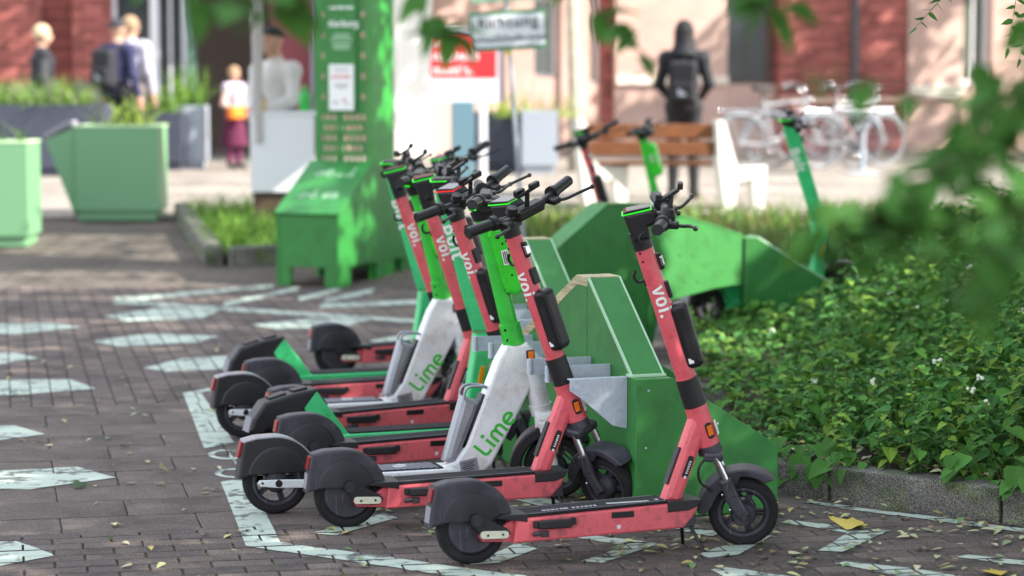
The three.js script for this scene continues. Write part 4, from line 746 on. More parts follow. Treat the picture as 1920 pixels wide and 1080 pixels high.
  const fork = st(part('fork', once('lk', () => [rod(V(1.05, 0.52, 0), V(1.085, 0.38, 0), 0.04, 0.042, 20), rod(V(1.083, 0.385, 0), V(1.092, 0.345, 0), 0.047, 0.043, 20), bar([1.095, 0.36], [1.1, 0.3], 0.07, 0.15, 0.02), ...[-1, 1].map((s) => bar([1.095, 0.33], [1.15, 0.125], 0.042, 0.026, 0.01, 0.066 * s, 0.034))]), M.white, root));
  part('axle_bolt', once('lka', () => [-1, 1].map((s) => rod(V(1.148, 0.132, 0.075 * s), V(1.148, 0.132, 0.085 * s), 0.014, 0.012, 12))), M.steel, fork);
  const ff = st(part('front_fender', once('lff', () => [prism([...arcPts(1.15, 0.13, 0.185, 40, 195, 22), ...arcPts(1.15, 0.13, 0.138, 190, 46, 20)], -0.05, 0.05, 0.008)]), M.black, root));
  wheel(root, 'front_wheel', 0.13, 0.066, 1.15, 0.13, true, S);
  part('kickstand', once('lks', () => [rod(V(0.66, 0.11, -0.05), V(0.7, 0.004, -0.14), 0.008, 0.007, 8), box(0.05, 0.03, 0.04, 0.66, 0.11, -0.05, 0.006)]), M.dark, root);
  return root;
}
function mintScooter(label, pos, yaw, o = {}) {
  const root = thing('rental_scooter', label, 'scooter', pos, yaw, scooters); root.rotation.set((o.roll ?? 0) * D2R, yaw, (o.pitch ?? 0) * D2R, 'YXZ');
  const axisA = V(-0.286, 0.958, 0), S = steering(V(0.905, 0.555, 0), axisA, o.steer ?? 0), st = (m) => { m.applyMatrix4(S); return m; };
  wheel(root, 'rear_wheel', 0.12, 0.062, 0.0, 0.12, true);
  const tb = part('rear_cover', once('mb', () => [prism([[-0.178, 0.176], [-0.165, 0.225], [-0.114, 0.293], [-0.06, 0.308], [0.012, 0.327], [0.118, 0.345], [0.128, 0.33], [0.075, 0.262], [0.02, 0.18], [-0.1, 0.172], [-0.13, 0.15]], -0.06, 0.06, 0.014)]), M.black, root);
  part('cover_ridge', once('mbr', () => [bar([-0.085, 0.303], [-0.01, 0.324], 0.014, 0.07, 0.004), bar([0.02, 0.33], [0.085, 0.344], 0.014, 0.07, 0.004)]), M.dark, tb);
  part('tail_plate', once('mbp', () => [bar([-0.183, 0.165], [-0.166, 0.228], 0.007, 0.09, 0.002)]), M.stitch, tb);
  part('rear_wedge', once('mw', () => [prism([[0.06, 0.262], [0.118, 0.335], [0.136, 0.31], [0.262, 0.142], [0.25, 0.12], [0.16, 0.12], [0.12, 0.17]], -0.058, 0.058, 0.006)]), M.mint, root);
  const deck = part('deck', once('md', () => [prism([[0.1, 0.09], [0.84, 0.09], [0.86, 0.12], [0.82, 0.137], [0.25, 0.137], [0.12, 0.125]], -0.08, 0.08, 0.008)]), M.mint, root);
  part('deck_mat', once('mdm', () => [prism([[0.27, 0.138], [0.78, 0.138], [0.78, 0.145], [0.27, 0.145]], -0.066, 0.066, 0.002)]), M.mat, deck);
  const leg = part('lower_column', once('ml', () => [prism([[0.775, 0.13], [0.88, 0.13], [0.9, 0.16], [0.958, 0.46], [0.95, 0.552], [0.872, 0.548], [0.862, 0.46], [0.82, 0.2]], -0.036, 0.036, 0.012)]), M.mint, root);
  part('side_reflector', once('mlr', () => [prism(roundRect(0.024, 0.088, 0.011), 0.034, 0.041, 0.003).rotateZ(-0.2).translate(0.893, 0.36, 0)]), coat(0xf09a10, 0.25), leg);
  const stem = st(part('stem', once('ms', () => [prism([[0.868, 0.555], [0.955, 0.56], [0.922, 0.68], [0.785, 1.18], [0.775, 1.21], [0.69, 1.21], [0.694, 1.16], [0.826, 0.69]], -0.031, 0.031, 0.013)]), M.mint, root));
  part('stem_lettering', once('mt', () => [flatLetters(letters('Bolt', 0.062, 0.0008), [0.745, 1.045], [0.286, -0.958], [0.958, 0.286], 0.0314)]), M.paper, stem);
  part('charge_port', once('mc', () => [prism(roundRect(0.03, 0.05, 0.008), -0.016, 0.016, 0.004).rotateZ(0.29).translate(0.805, 1.1, 0)]), M.dark, stem);
  const head = st(part('head_unit', once('mh', () => [prism([[0.682, 1.2], [0.672, 1.235], [0.688, 1.246], [0.78, 1.246], [0.8, 1.22], [0.79, 1.18], [0.765, 1.178]], -0.042, 0.042, 0.012)]), M.black, root));
  part('light_band', once('mlb', () => [prism([[0.667, 1.228], [0.74, 1.232], [0.74, 1.237], [0.667, 1.233]], -0.043, 0.043, 0.002)]), M.ledGreen, head);
  handlebar(root, S, 0.79, 1.215, o.bar);
  const fork = st(part('fork', once('mf', () => [rod(V(0.93, 0.46, 0), V(0.98, 0.3, 0), 0.034, 0.03, 16), bar([0.97, 0.33], [0.99, 0.27], 0.06, 0.14, 0.014), ...[-1, 1].map((s) => bar([0.98, 0.3], [1.04, 0.115], 0.036, 0.02, 0.007, 0.058 * s, 0.03))]), M.black, root));
  st(part('front_fender', once('mff', () => [prism([...arcPts(1.04, 0.12, 0.15, 50, 190, 18), ...arcPts(1.04, 0.12, 0.132, 186, 54, 16)], -0.042, 0.042, 0.005)]), M.black, root));
  wheel(root, 'front_wheel', 0.12, 0.062, 1.04, 0.12, true, S);
  part('kickstand', once('mks', () => [rod(V(0.6, 0.1, -0.05), V(0.63, 0.004, -0.13), 0.008, 0.007, 8), box(0.05, 0.03, 0.04, 0.6, 0.1, -0.05, 0.006)]), M.dark, root);
  return root;
}
coralScooter('coral red scooter standing alone before the near dock, all of it in view', ground(883, 1057), 20 * D2R, { steer: -24, text: true });
coralScooter('coral red scooter held in the near dock bracket, black battery facing out', ground(651, 988), 15.5 * D2R, { steer: -58 });
whiteScooter('white scooter with bright green stem beside the near dock bracket', ground(517, 962), 18 * D2R, { steer: -20 });
coralScooter('coral red scooter between the bright green stem and the mint scooter', ground(583, 907), 20.5 * D2R, { steer: -62, led: 'red' });
mintScooter('mint green scooter in front of the dusty white one, black tail cover', ground(538, 875), 22 * D2R, { steer: -20 });
coralScooter('coral red scooter mostly hidden behind the mint scooter with orange reflector', ground(560, 845), 25.5 * D2R, { steer: -25 });
whiteScooter('white scooter with bright green stem beyond the second mint column', ground(457, 820), 18 * D2R, { steer: -25 });
coralScooter('coral red scooter with sunlit stem next to the farthest mint scooter', ground(513, 784), 15 * D2R, { steer: -20 });
mintScooter('mint green scooter behind the sunlit coral stem', ground(487, 753), 20 * D2R, { steer: -30 });
coralScooter('coral red scooter at the far end of the row by the pillar', ground(631, 705), 20 * D2R, { steer: -68 });
// second row
mintScooter('mint green scooter leaning clear of the others above the nettles', V(1.26, 0.1, -15.3), 30 * D2R, { steer: -30, bar: 'plain', pitch: 6 });
{ const d = 19.0, p = at(1130, 370, d); coralScooter('coral red scooter behind the wide dock before the bench', V(p.x - 0.72, terrain(-19.3), -d + 0.39), 28 * D2R, { steer: -88 }); }
{ const d = 19.4, p = at(1228, 372, d); whiteScooter('white scooter with green stem behind the wide dock before the bench', V(p.x - 0.87, terrain(-19.6), -d + 0.4), 25 * D2R, { steer: -45 }); }
// ---------------------------------------------------------------- pillar, planters, booth, signs, bench
{ // plaza ground beyond the docks, sunlight put in as a paler colour
  const zs = [-23.5, -25, -26, -27.06, -30, -45], P = [], I = [];
  zs.forEach((z) => P.push(-40, terrain(z) + 0.004, z, 40, terrain(z) + 0.004, z));
  for (let k = 0; k < zs.length - 1; k++) I.push(2 * k, 2 * k + 1, 2 * k + 2, 2 * k + 1, 2 * k + 3, 2 * k + 2);
  const g = new THREE.BufferGeometry(); g.setAttribute('position', new THREE.Float32BufferAttribute(P, 3)); g.setIndex(I); g.computeVertexNormals();
  structure('sunlit_paving', metreUV(g), mat(0xd2cbc3, 0.95, { map: groundTex }));
}
{ // information pillar
  const fl = ground(510, 540), fr = ground(635, 541.5), yaw = -24 * D2R, w = 0.56;
  const o = fr.clone().add(V(-Math.cos(yaw) * w / 2, 0, Math.sin(yaw) * w / 2));
  const t = thing('information_pillar', 'tall green perforated pillar with sloping counter and white notice', 'pillar', o, yaw);
  // counter: profile in depth (x = back) and height, thickness along the width
  const side = (pts, a, b, r = 0.006) => prism(pts, a, b, r).rotateY(Math.PI / 2);       // x -> -z (back), z -> x
  const D = 0.8, legs = [[0, 0.004], [0, 0.58], [0.6, 0.965], [D, 0.965], [D, 0.004], [0.66, 0.004], [0.66, 0.16], [0.22, 0.16], [0.22, 0.004]];
  part('counter_side', [side(legs, w / 2 - 0.03, w / 2)], M.terminal, t); part('counter_side', [side(legs, -w / 2, -w / 2 + 0.03)], M.terminal, t);
  part('counter_front', [prism([[-w / 2 + 0.031, 0.004], [-w / 2 + 0.13, 0.004], [-w / 2 + 0.13, 0.16], [w / 2 - 0.13, 0.16], [w / 2 - 0.13, 0.004], [w / 2 - 0.031, 0.004], [w / 2 - 0.031, 0.57], [-w / 2 + 0.031, 0.57]], -0.035, -0.004, 0.003)], M.terminal, t);
  const L = Math.hypot(0.6, 0.385), sl = Math.atan2(0.385, 0.6);
  const slope = (g) => g.rotateX(sl).translate(0, 0.583, 0.004);                            // plate coordinates: x across, y up off the plate, z from 0 (front) to -L
  part('sloping_top', [slope(box(w + 0.02, 0.016, L + 0.02, 0, 0.004, -L / 2, 0.004))], M.terminal, t);
  part('body_core', [box(w - 0.08, 0.4, D - 0.1, 0, 0.38, -D / 2, 0.01)], M.terminal, t);
  const ic = (x, z, kind) => { const G = [], ring = (cx, r) => new THREE.TorusGeometry(r, 0.005, 4, 20).translate(cx, r, 0), ln = (a, b) => rod(V(...a, 0), V(...b, 0), 0.005, 0.005, 5);
    if (kind === 'bike') G.push(ring(-0.04, 0.026), ring(0.04, 0.026), ln([-0.04, 0.026], [0, 0.06]), ln([0, 0.06], [0.03, 0.06]), ln([0.03, 0.06], [0.04, 0.026]), ln([0.03, 0.06], [0.035, 0.085]), ln([-0.04, 0.026], [0.0, 0.026]), ln([0, 0.026], [0.03, 0.06]));
    else if (kind === 'scooter') G.push(ring(-0.045, 0.014), ring(0.045, 0.014), ln([-0.03, 0.014], [0.03, 0.014]), ln([0.03, 0.014], [0.05, 0.09]), ln([0.05, 0.09], [0.035, 0.1]));
    else if (kind === 'moped') G.push(ring(-0.04, 0.02), ring(0.04, 0.02), ln([-0.04, 0.045], [0, 0.045]), ln([0, 0.03], [0.03, 0.03]), ln([0.03, 0.03], [0.045, 0.095]));
    else G.push(ring(-0.032, 0.018), ring(0.032, 0.018), ln([-0.055, 0.03], [0.055, 0.03]), ln([-0.055, 0.03], [-0.035, 0.062]), ln([-0.035, 0.062], [0.03, 0.062]), ln([0.03, 0.062], [0.055, 0.03]));
    part('vehicle_symbol', [slope(mergeGeometries(G.map((g) => g.toNonIndexed())).scale(1.2, 1.2, 0.3).rotateX(-Math.PI / 2).translate(x, 0.0135, z))], M.dockTrim, t); };
  ic(-0.09, -0.2, 'moped'); ic(0.11, -0.2, 'car'); ic(-0.07, -0.5, 'bike'); ic(0.12, -0.5, 'scooter');
  // rear skirt
  part('rear_box', [side([[0.82, 0.16], [0.82, 0.95], [1.3, 0.62], [1.3, 0.004], [1.16, 0.004], [1.16, 0.16]], -w / 2 + 0.02, w / 2 - 0.02)], M.terminal, t);
  // tower: four corner posts and perforated sheets
  const tw = 0.5, tz = -0.62, td = 0.42, H = 2.9;
  part('tower_side', [box(0.03, H, td, tw / 2 - 0.015, H / 2 + 0.01, tz - td / 2, 0.004)], M.terminalBright, t); for (const z of [tz - 0.03, tz - td + 0.03]) part('tower_post', [box(0.03, H, 0.06, -tw / 2 + 0.015, H / 2 + 0.01, z, 0.004)], M.terminalBright, t);
  const sheet = new THREE.Shape([[-0.218, 0.95], [0.218, 0.95], [0.218, 2.9], [-0.218, 2.9]].map(([x, y]) => new THREE.Vector2(x, y)));
  for (let r = 0; r < 23; r++) for (let c = 0; c < 8 - (r % 2); c++) { const x = -0.186 + c * 0.053 + (r % 2) * 0.0265, y = 1.0 + r * 0.083; if (y > 1.36 && y < 2.4 && Math.abs(x) < 0.16) continue; const h = new THREE.Path(); h.absellipse(x, y, 0.0175, 0.027, 0, 6.2832, true); sheet.holes.push(h); }
  part('perforated_sheet', [new THREE.ExtrudeGeometry(sheet, { depth: 0.006, bevelEnabled: false, curveSegments: 5 }).translate(0, 0, tz)], M.terminal, t);
  part('inner_board', [box(0.27, 0.98, 0.012, 0, 1.87, tz + 0.016, 0.003)], M.terminal, t);
  part('notice', [box(0.225, 0.37, 0.006, 0, 1.575, tz + 0.027, 0.002)], M.paper, t);
  const pr = []; [[0, 1.725, 0.15], [0, 1.708, 0.11], [0, 1.6, 0.14], [0, 1.585, 0.12], [0, 1.568, 0.08], [-0.05, 1.46, 0.07], [-0.055, 1.445, 0.05], [0.06, 1.44, 0.06]].forEach(([x, y, l]) => pr.push(box(l, 0.006, 0.002, x, y, tz + 0.031, 0.0005)));
  part('notice_print', pr, M.stitch, t);
  part('notice_pictograms', [-0.07, -0.025, 0.025, 0.065].map((x, k) => box(0.022, 0.03, 0.002, x, 1.66, tz + 0.031, 0.0005)).concat([box(0.024, 0.024, 0.002, 0.03, 1.47, tz + 0.031, 0.0005)]), M.poster, t);
  part('place_name', [letters('Harburg', 0.05, 0.002).translate(-0.118, 2.08, tz + 0.0225)], M.paper, t);
  part('small_print', [[2.0, 0.14], [1.98, 0.17], [1.955, 0.2], [1.925, 0.17], [1.905, 0.17], [1.885, 0.14]].map(([y, l]) => box(l, 0.009, 0.002, 0, y, tz + 0.0235, 0.0005)), M.dockTrim, t);
  part('header_print', [box(0.08, 0.016, 0.002, -0.07, 2.215, tz + 0.0235, 0.001), box(0.08, 0.016, 0.002, 0.07, 2.215, tz + 0.0235, 0.001), rod(V(0, 2.215, tz + 0.022), V(0, 2.215, tz + 0.0245), 0.016, 0.016, 12)], M.paper, t);
}
function bladeTuft(name, label, c, rx, rz, y, n, h, cols) {
  const L = []; for (let k = 0; k < n; k++) { const v = rr(0.8, 1.3), col = cols[Math.floor(rnd() * cols.length)]; L.push({ pos: V(c.x + rr(-rx, rx), y, c.z + rr(-rz, rz)), q: quat(rr(-0.6, 0.6), rnd() * 6.28, rr(-0.4, 0.4)), s: 1, s3: V(3.2, h * rr(0.6, 1.3), 1.6), c: col.map((q) => q * v) }); }
  const blade = new THREE.BufferGeometry(); blade.setAttribute('position', new THREE.Float32BufferAttribute([-0.003, 0, 0, 0.003, 0, 0, 0.0024, 0.6, 0.06, -0.003, 0, 0, 0.0024, 0.6, 0.06, -0.0024, 0.6, 0.06, -0.0024, 0.6, 0.06, 0.0024, 0.6, 0.06, 0, 1, 0.2], 3)); blade.computeVertexNormals();
  return scatter(name, label, 'plants', metreUV(blade), M.grass, L);
}
const GREENS = [[0.14, 0.28, 0.04], [0.2, 0.34, 0.05], [0.1, 0.22, 0.04]], PALE = [[0.3, 0.38, 0.06], [0.22, 0.34, 0.05]];
reseed(606);
function planter(label, p, w, h, d, m, rim, wedge) {
  const t = thing('planter', label, 'planter', p, 0);
  const th = 0.03;
  for (const [sw, sd, x, z] of [[w, th, 0, -th / 2], [w, th, 0, -d + th / 2], [th, d - 2 * th - 0.004, -w / 2 + th / 2, -d / 2], [th, d - 2 * th - 0.004, w / 2 - th / 2, -d / 2]]) part('side_panel', [box(sw, h - 0.1, sd, x, (h - 0.1) / 2 + 0.1, z, 0.005)], m, t);
  part('foot', [box(w - 0.06, 0.1, d - 0.06, 0, 0.055, -d / 2, 0.005)], m, t);
  if (rim) for (const [sw, sd, x, z] of [[w + 0.02, 0.05, 0, -0.02], [w + 0.02, 0.05, 0, -d + 0.02], [0.05, d - 0.08, -w / 2 + 0.02, -d / 2], [0.05, d - 0.08, w / 2 - 0.02, -d / 2]]) part('rim', [box(sw, 0.02, sd, x, h + 0.011, z, 0.005)], rim, t);
  part('soil', [box(w - 0.07, 0.06, d - 0.07, 0, h - 0.08, -d / 2, 0.01)], M.soil, t);
  if (wedge) {
    part('side_wing', [prism([[-w / 2 - 0.012, 0.05], [-w / 2 - 0.012, h - 0.01], [-w / 2 - 0.25, h - 0.1], [-w / 2 - 0.28, h - 0.14]], -d + 0.1, -0.05, 0.004)], m, t);
    part('wing_cap', [bar([-w / 2 - 0.3, h - 0.09], [-w / 2 - 0.06, h + 0.04], 0.05, d - 0.1, 0.008, -d / 2)], mat(0x8d8790, 0.7), t);
  }
  return t;
}
{
  const p2 = far(220, 415); planter('light green planter with an angled side wing on the plaza', p2, 0.81, 0.9, 0.6, M.planterGreen, M.planterRim, true);
  bladeTuft('planter_plants', 'yellow green leaves growing in the winged green planter', V(p2.x + 0.05, 0, p2.z - 0.3), 0.25, 0.2, p2.y + 0.86, 60, 0.24, PALE);
  const p1 = far(-32, 465); planter('light green planter without a wing at the near plaza edge', p1, 0.81, 0.92, 0.6, M.planterGreen, M.planterRim, false);
  bladeTuft('planter_plants', 'short green leaves growing in the plain green planter', V(p1.x, 0, p1.z - 0.3), 0.34, 0.2, p1.y + 0.86, 70, 0.14, GREENS);
  const p3 = far(60, 332); p3.x = -5.5; planter('long dark slate planter with tall grasses', p3, 1.75, 0.82, 0.7, M.slate, null, false);
  bladeTuft('planter_plants', 'tall pale grasses growing in the long slate planter', V(p3.x - 0.1, 0, p3.z - 0.35), 0.75, 0.28, p3.y + 0.75, 500, 0.3, [...GREENS, [0.34, 0.36, 0.2]]);
  const p4 = at(268, 300, 29.2).setY(0.5); planter('low slate planter joined to the light grey box', p4, 0.95, 0.7, 0.6, M.slate, null, false);
  bladeTuft('planter_plants', 'green grasses growing in the low slate planter', V(p4.x, 0, p4.z - 0.3), 0.42, 0.2, p4.y + 0.64, 220, 0.34, GREENS);
  const p5 = far(348, 318); planter('pale grey planter box with fresh green grass', p5, 0.46, 0.78, 0.5, M.lightGrey, null, false);
  bladeTuft('planter_plants', 'fresh green grass growing in the pale grey planter box', V(p5.x, 0, p5.z - 0.25), 0.16, 0.15, p5.y + 0.7, 90, 0.5, GREENS);
  const p6 = far(930, 305); p6.setZ(-28.6).setX(-0.15).setY(0.5); planter('dark slate planter behind the thin sign pole', p6, 0.62, 0.72, 0.55, M.slate, null, false);
  const p7 = V(0.32, 0.5, -28.2); planter('pale grey planter box behind the thin sign pole', p7, 0.42, 0.74, 0.5, M.lightGrey, null, false);
  bladeTuft('planter_plants', 'yellow green leaves growing behind the thin sign pole', V(0.25, 0, -28.6), 0.5, 0.2, 1.16, 120, 0.22, PALE);
}
{ // lawn patch with its kerb beside the pillar
  const a = far(402, 497), b = far(342, 408), e = far(560, 488);
  const t = thing('kerb', 'weathered kerb round the small lawn left of the pillar', 'kerb', V(0, 0, 0));
  const edge = (p, q, n) => { for (let k = 0; k < n; k++) { const u = p.clone().lerp(q, k / n), v = p.clone().lerp(q, (k + 1) / n), L = u.distanceTo(v), m = u.clone().lerp(v, 0.5); part('kerb_stone', [box(0.16, 0.24, L - 0.01, 0, 0.03, 0, 0.012).rotateX(Math.asin((v.y - u.y) / L)).rotateY(Math.atan2(u.x - v.x, u.z - v.z)).translate(m.x, m.y, m.z)], M.kerb, t); } };
  edge(a, b, 4); edge(a.clone().add(V(0.12, 0, 0)), e.clone().add(V(0.3, 0, 0)), 2);
  const pts = [a, e.clone().add(V(0.3, 0, 0)), V(-1.6, 0, -24), b];
  const g = new THREE.BufferGeometry(); const q = pts.map((p) => [p.x, terrain(p.z) + 0.06, p.z]); g.setAttribute('position', new THREE.Float32BufferAttribute([...q[0], ...q[1], ...q[2], ...q[0], ...q[2], ...q[3]], 3)); g.computeVertexNormals();
  structure('lawn_soil', metreUV(g), M.soil);
  const L = []; for (let k = 0; k < 2600; k++) { const u = rnd(), v = rnd(); const p = a.clone().lerp(pts[1], u).lerp(b.clone().lerp(pts[2], u), v); const s = rr(0.7, 1.3), c = GREENS[k % 3]; L.push({ pos: V(p.x, terrain(p.z) + 0.05, p.z), q: quat(rr(-0.7, 0.7), rnd() * 6.28, rr(-0.4, 0.4)), s: 1, s3: V(3, rr(0.07, 0.2), 1), c: c.map((x) => x * s) }); }
  const blade = new THREE.BufferGeometry(); blade.setAttribute('position', new THREE.Float32BufferAttribute([-0.003, 0, 0, 0.003, 0, 0, 0.0022, 0.55, 0.06, -0.003, 0, 0, 0.0022, 0.55, 0.06, -0.0022, 0.55, 0.06, -0.0022, 0.55, 0.06, 0.0022, 0.55, 0.06, 0, 1, 0.22], 3)); blade.computeVertexNormals();
  scatter('lawn_grass', 'bright green grass of the small lawn left of the pillar', 'grass', metreUV(blade), M.grass, L);
  const R = []; for (let k = 0; k < 6000; k++) { const z = -rr(20.3, 23.8), x = rr(-0.2, -z * 0.2118 + 0.4); const s = rr(0.7, 1.3), c = k % 5 === 0 ? [0.2, 0.14, 0.06] : GREENS[k % 3].map((q3) => q3 * 0.75); R.push({ pos: V(x, terrain(z), z), q: quat(rr(-0.7, 0.7), rnd() * 6.28, rr(-0.4, 0.4)), s: 1, s3: V(3, rr(0.05, 0.19), 1), c: c.map((q2) => q2 * s) }); }
  scatter('verge_grass', 'rough sunlit grass verge in front of the wooden bench', 'grass', metreUV(blade.clone()), M.grass, R);
}
{ // booth with its white front
  const p = at(528, 360, 22.3), x0 = at(470, 300, 22.3).x, x1 = at(590, 300, 22.3).x, y1 = at(528, 216, 22.3).y, y0 = p.y, g0 = terrain(-22.3), o = V((x0 + x1) / 2, g0, -22.3);
  const t = thing('booth_counter', 'white fronted booth counter left of the green pillar', 'counter', o); const w = x1 - x0;
  part('front_panel', [box(w, y1 - y0, 0.03, 0, (y1 + y0) / 2 - g0, 0, 0.004)], M.white2, t);
  part('counter_top', [box(w + 0.02, 0.03, 0.45, 0, y1 - g0 + 0.016, -0.2, 0.006)], M.white2, t);
  part('base', [box(w - 0.04, y0 - g0 - 0.004, 0.35, 0, (y0 - g0) / 2, -0.19, 0.005)], mat(0x4a3a2c, 0.8), t);
  part('side_panel', [box(0.03, y1 - y0, 0.4, -w / 2 + 0.016, (y1 + y0) / 2 - g0, -0.22, 0.004)], M.white2, t);
  for (const x of [-w / 2 + 0.03, w / 2 - 0.03]) part('canopy_post', [rod(V(x, y1 - g0 + 0.03, -0.2), V(x, 2.6, -0.2), 0.018, 0.018, 10)], M.lightGrey, t);
  part('added_shade_roof', [box(3.2, 0.05, 1.6, 1.15, 2.63, 0.3, 0.01)], mat(0xb9b4b0, 0.9), t);  // unseen roof added and sized to keep the sun off the counter
  const curt = []; for (let k = 0; k < 5; k++) curt.push(tube([V(-w / 2 + 0.02 + k * 0.018, 2.6, 0.02), V(-w / 2 + 0.035 + k * 0.02, 1.9, 0.03 + 0.01 * (k % 2)), V(-w / 2 + 0.05 + k * 0.012, 1.1, 0.025), V(-w / 2 + 0.055 + k * 0.012, 0.85, 0.03)], 0.016, 12, 6)); part('tied_curtain', curt, mat(0xb9b4b0, 0.9), t);
  const bt = solo('bottle', [lathe([[0.001, 0], [0.05, 0.0], [0.052, 0.16], [0.02, 0.2], [0.016, 0.24], [0.001, 0.24]], 18).rotateX(-Math.PI / 2)], mat(0x2fae4a, 0.3), 'green bottle standing on the booth counter', 'bottle'); bt.position.set(o.x + w / 2 - 0.1, y1 + 0.034, -22.45);
  const cp = solo('cup', [lathe([[0.001, 0], [0.03, 0.0], [0.04, 0.11], [0.036, 0.11], [0.001, 0.02]], 16).rotateX(-Math.PI / 2)], mat(0xd9b35a, 0.5), 'yellow cup standing on the booth counter', 'cup'); cp.position.set(o.x - 0.2, y1 + 0.034, -22.4);
}
{ // street sign on a thin leaning pole
  const d = 20.6, foot = far(985, 505), top = at(946, -40, d);
  const t = thing('street_sign', 'tilted green edged street sign with dark lettering on a thin pole', 'street sign', V(foot.x, 0, -d)); const o = t.position;
  part('pole', [rod(V(0, terrain(-d) - 0.05, 0), top.clone().sub(o), 0.018, 0.018, 10)], M.lightGrey, t);
  const c = at(953, 57, d).sub(o), W = 143 * d / FPX, Hh = 74 * d / FPX;
  const pl = (w, h, z, m, n) => part(n, [prism(roundRect(w, h, 0.02), z, z + 0.006, 0.001).rotateZ(0.06).translate(c.x, c.y, c.z + 0.025)], m, t);
  const plate = pl(W, Hh, 0, mat(0x4f7f5f, 0.5), 'plate'); pl(W - 0.035, Hh - 0.07, 0.0065, M.white2, 'plate_face'); plate.name = 'plate_edge';
  const tx = (s, size, y) => { const g = letters(s, size, 0.002); g.computeBoundingBox(); g.translate(-g.boundingBox.max.x / 2, y, 0.0135).rotateZ(0.06).translate(c.x, c.y, c.z + 0.025); part('lettering', [g], mat(0x3c3f45, 0.6), t); };
  tx('Richtung', 0.088, 0.055); tx('Schlachthofbrücke', 0.052, -0.075);
  const c2 = at(955, -14, d).sub(o); part('upper_plate', [prism(roundRect(W, 0.15, 0.02), 0, 0.006, 0.001).rotateZ(0.06).translate(c2.x, c2.y, c2.z + 0.025)], mat(0x7fa08a, 0.5), t);
  part('clamp', [box(0.05, 0.04, 0.05, c.x, c.y - Hh / 2 - 0.02, c.z, 0.006)], mat(0xb7a93a, 0.5), t);
}
{ // red poster board on two posts
  const d = 27, c = at(872, 122, d), W = 132 * d / FPX, Hh = 136 * d / FPX, g0 = 0.5, t = thing('poster_board', 'red and white poster board on grey posts behind the street sign', 'poster', V(c.x, g0, -d)); const cy = c.y - g0;
  part('board', [box(W, Hh, 0.05, 0, cy, 0, 0.006)], M.white2, t);
  part('frame_edge', [box(0.04, Hh + 0.02, 0.07, W / 2 + 0.022, cy, 0, 0.006)], M.slate, t);
  part('red_field', [box(W - 0.05, Hh * 0.62, 0.004, -0.015, cy + Hh * 0.13, 0.028, 0.001)], M.poster, t);
  part('grey_head', [box(W - 0.05, Hh * 0.1, 0.004, -0.015, cy + Hh * 0.44, 0.028, 0.001)], M.lightGrey, t);
  [['uf', 0.085, 0.24], ['nschein', 0.1, 0.09], ['mmt\'s.', 0.1, -0.07]].forEach(([s, z, y]) => part('poster_lettering', [letters(s, z, 0.002).translate(-W / 2 + 0.03, cy + y, 0.031)], M.paper, t));
  part('small_lettering', [box(0.34, 0.02, 0.002, -W / 2 + 0.28, cy - 0.26, 0.0285, 0.0005)], M.lightGrey, t);
  part('post', [box(0.26, cy - Hh / 2, 0.1, -0.03, (cy - Hh / 2) / 2, 0, 0.01)], M.teal, t); part('post', [box(0.08, cy - Hh / 2, 0.08, 0.2, (cy - Hh / 2) / 2, 0, 0.01)], M.white2, t);
}
{ // bench with concrete sides and brown planks
  const d = 24.1, xl = at(1085, 300, d).x, xr = at(1345, 300, d).x, g0 = terrain(-d), t = thing('bench', 'park bench with brown planks and white concrete sides', 'bench', V(xr, g0, -d));
  const W = xr - xl, sideP = [[0.05, 0], [0.17, 0], [0.2, 0.28], [0.36, 0.3], [0.38, 0], [0.5, 0], [0.53, 0.44], [0.2, 0.42], [0.06, 0.88], [-0.04, 0.9], [-0.02, 0.5]];
  for (const x of [0, -W]) part('concrete_side', [prism(sideP.map(([a, b]) => [a, b + 0.004]), -0.06, 0.06, 0.015).rotateY(22 * D2R).translate(x, 0, 0)], M.concrete, t);
  for (const [y, z] of [[0.62, 0.03], [0.79, -0.0]]) part('plank', [box(W - 0.06, 0.14, 0.035, -W / 2, y, z - 0.02, 0.008)], M.wood, t);
  for (const z of [-0.13, -0.27, -0.4]) part('plank', [box(W - 0.06, 0.035, 0.12, -W / 2, 0.46, z, 0.008)], M.wood, t);
}
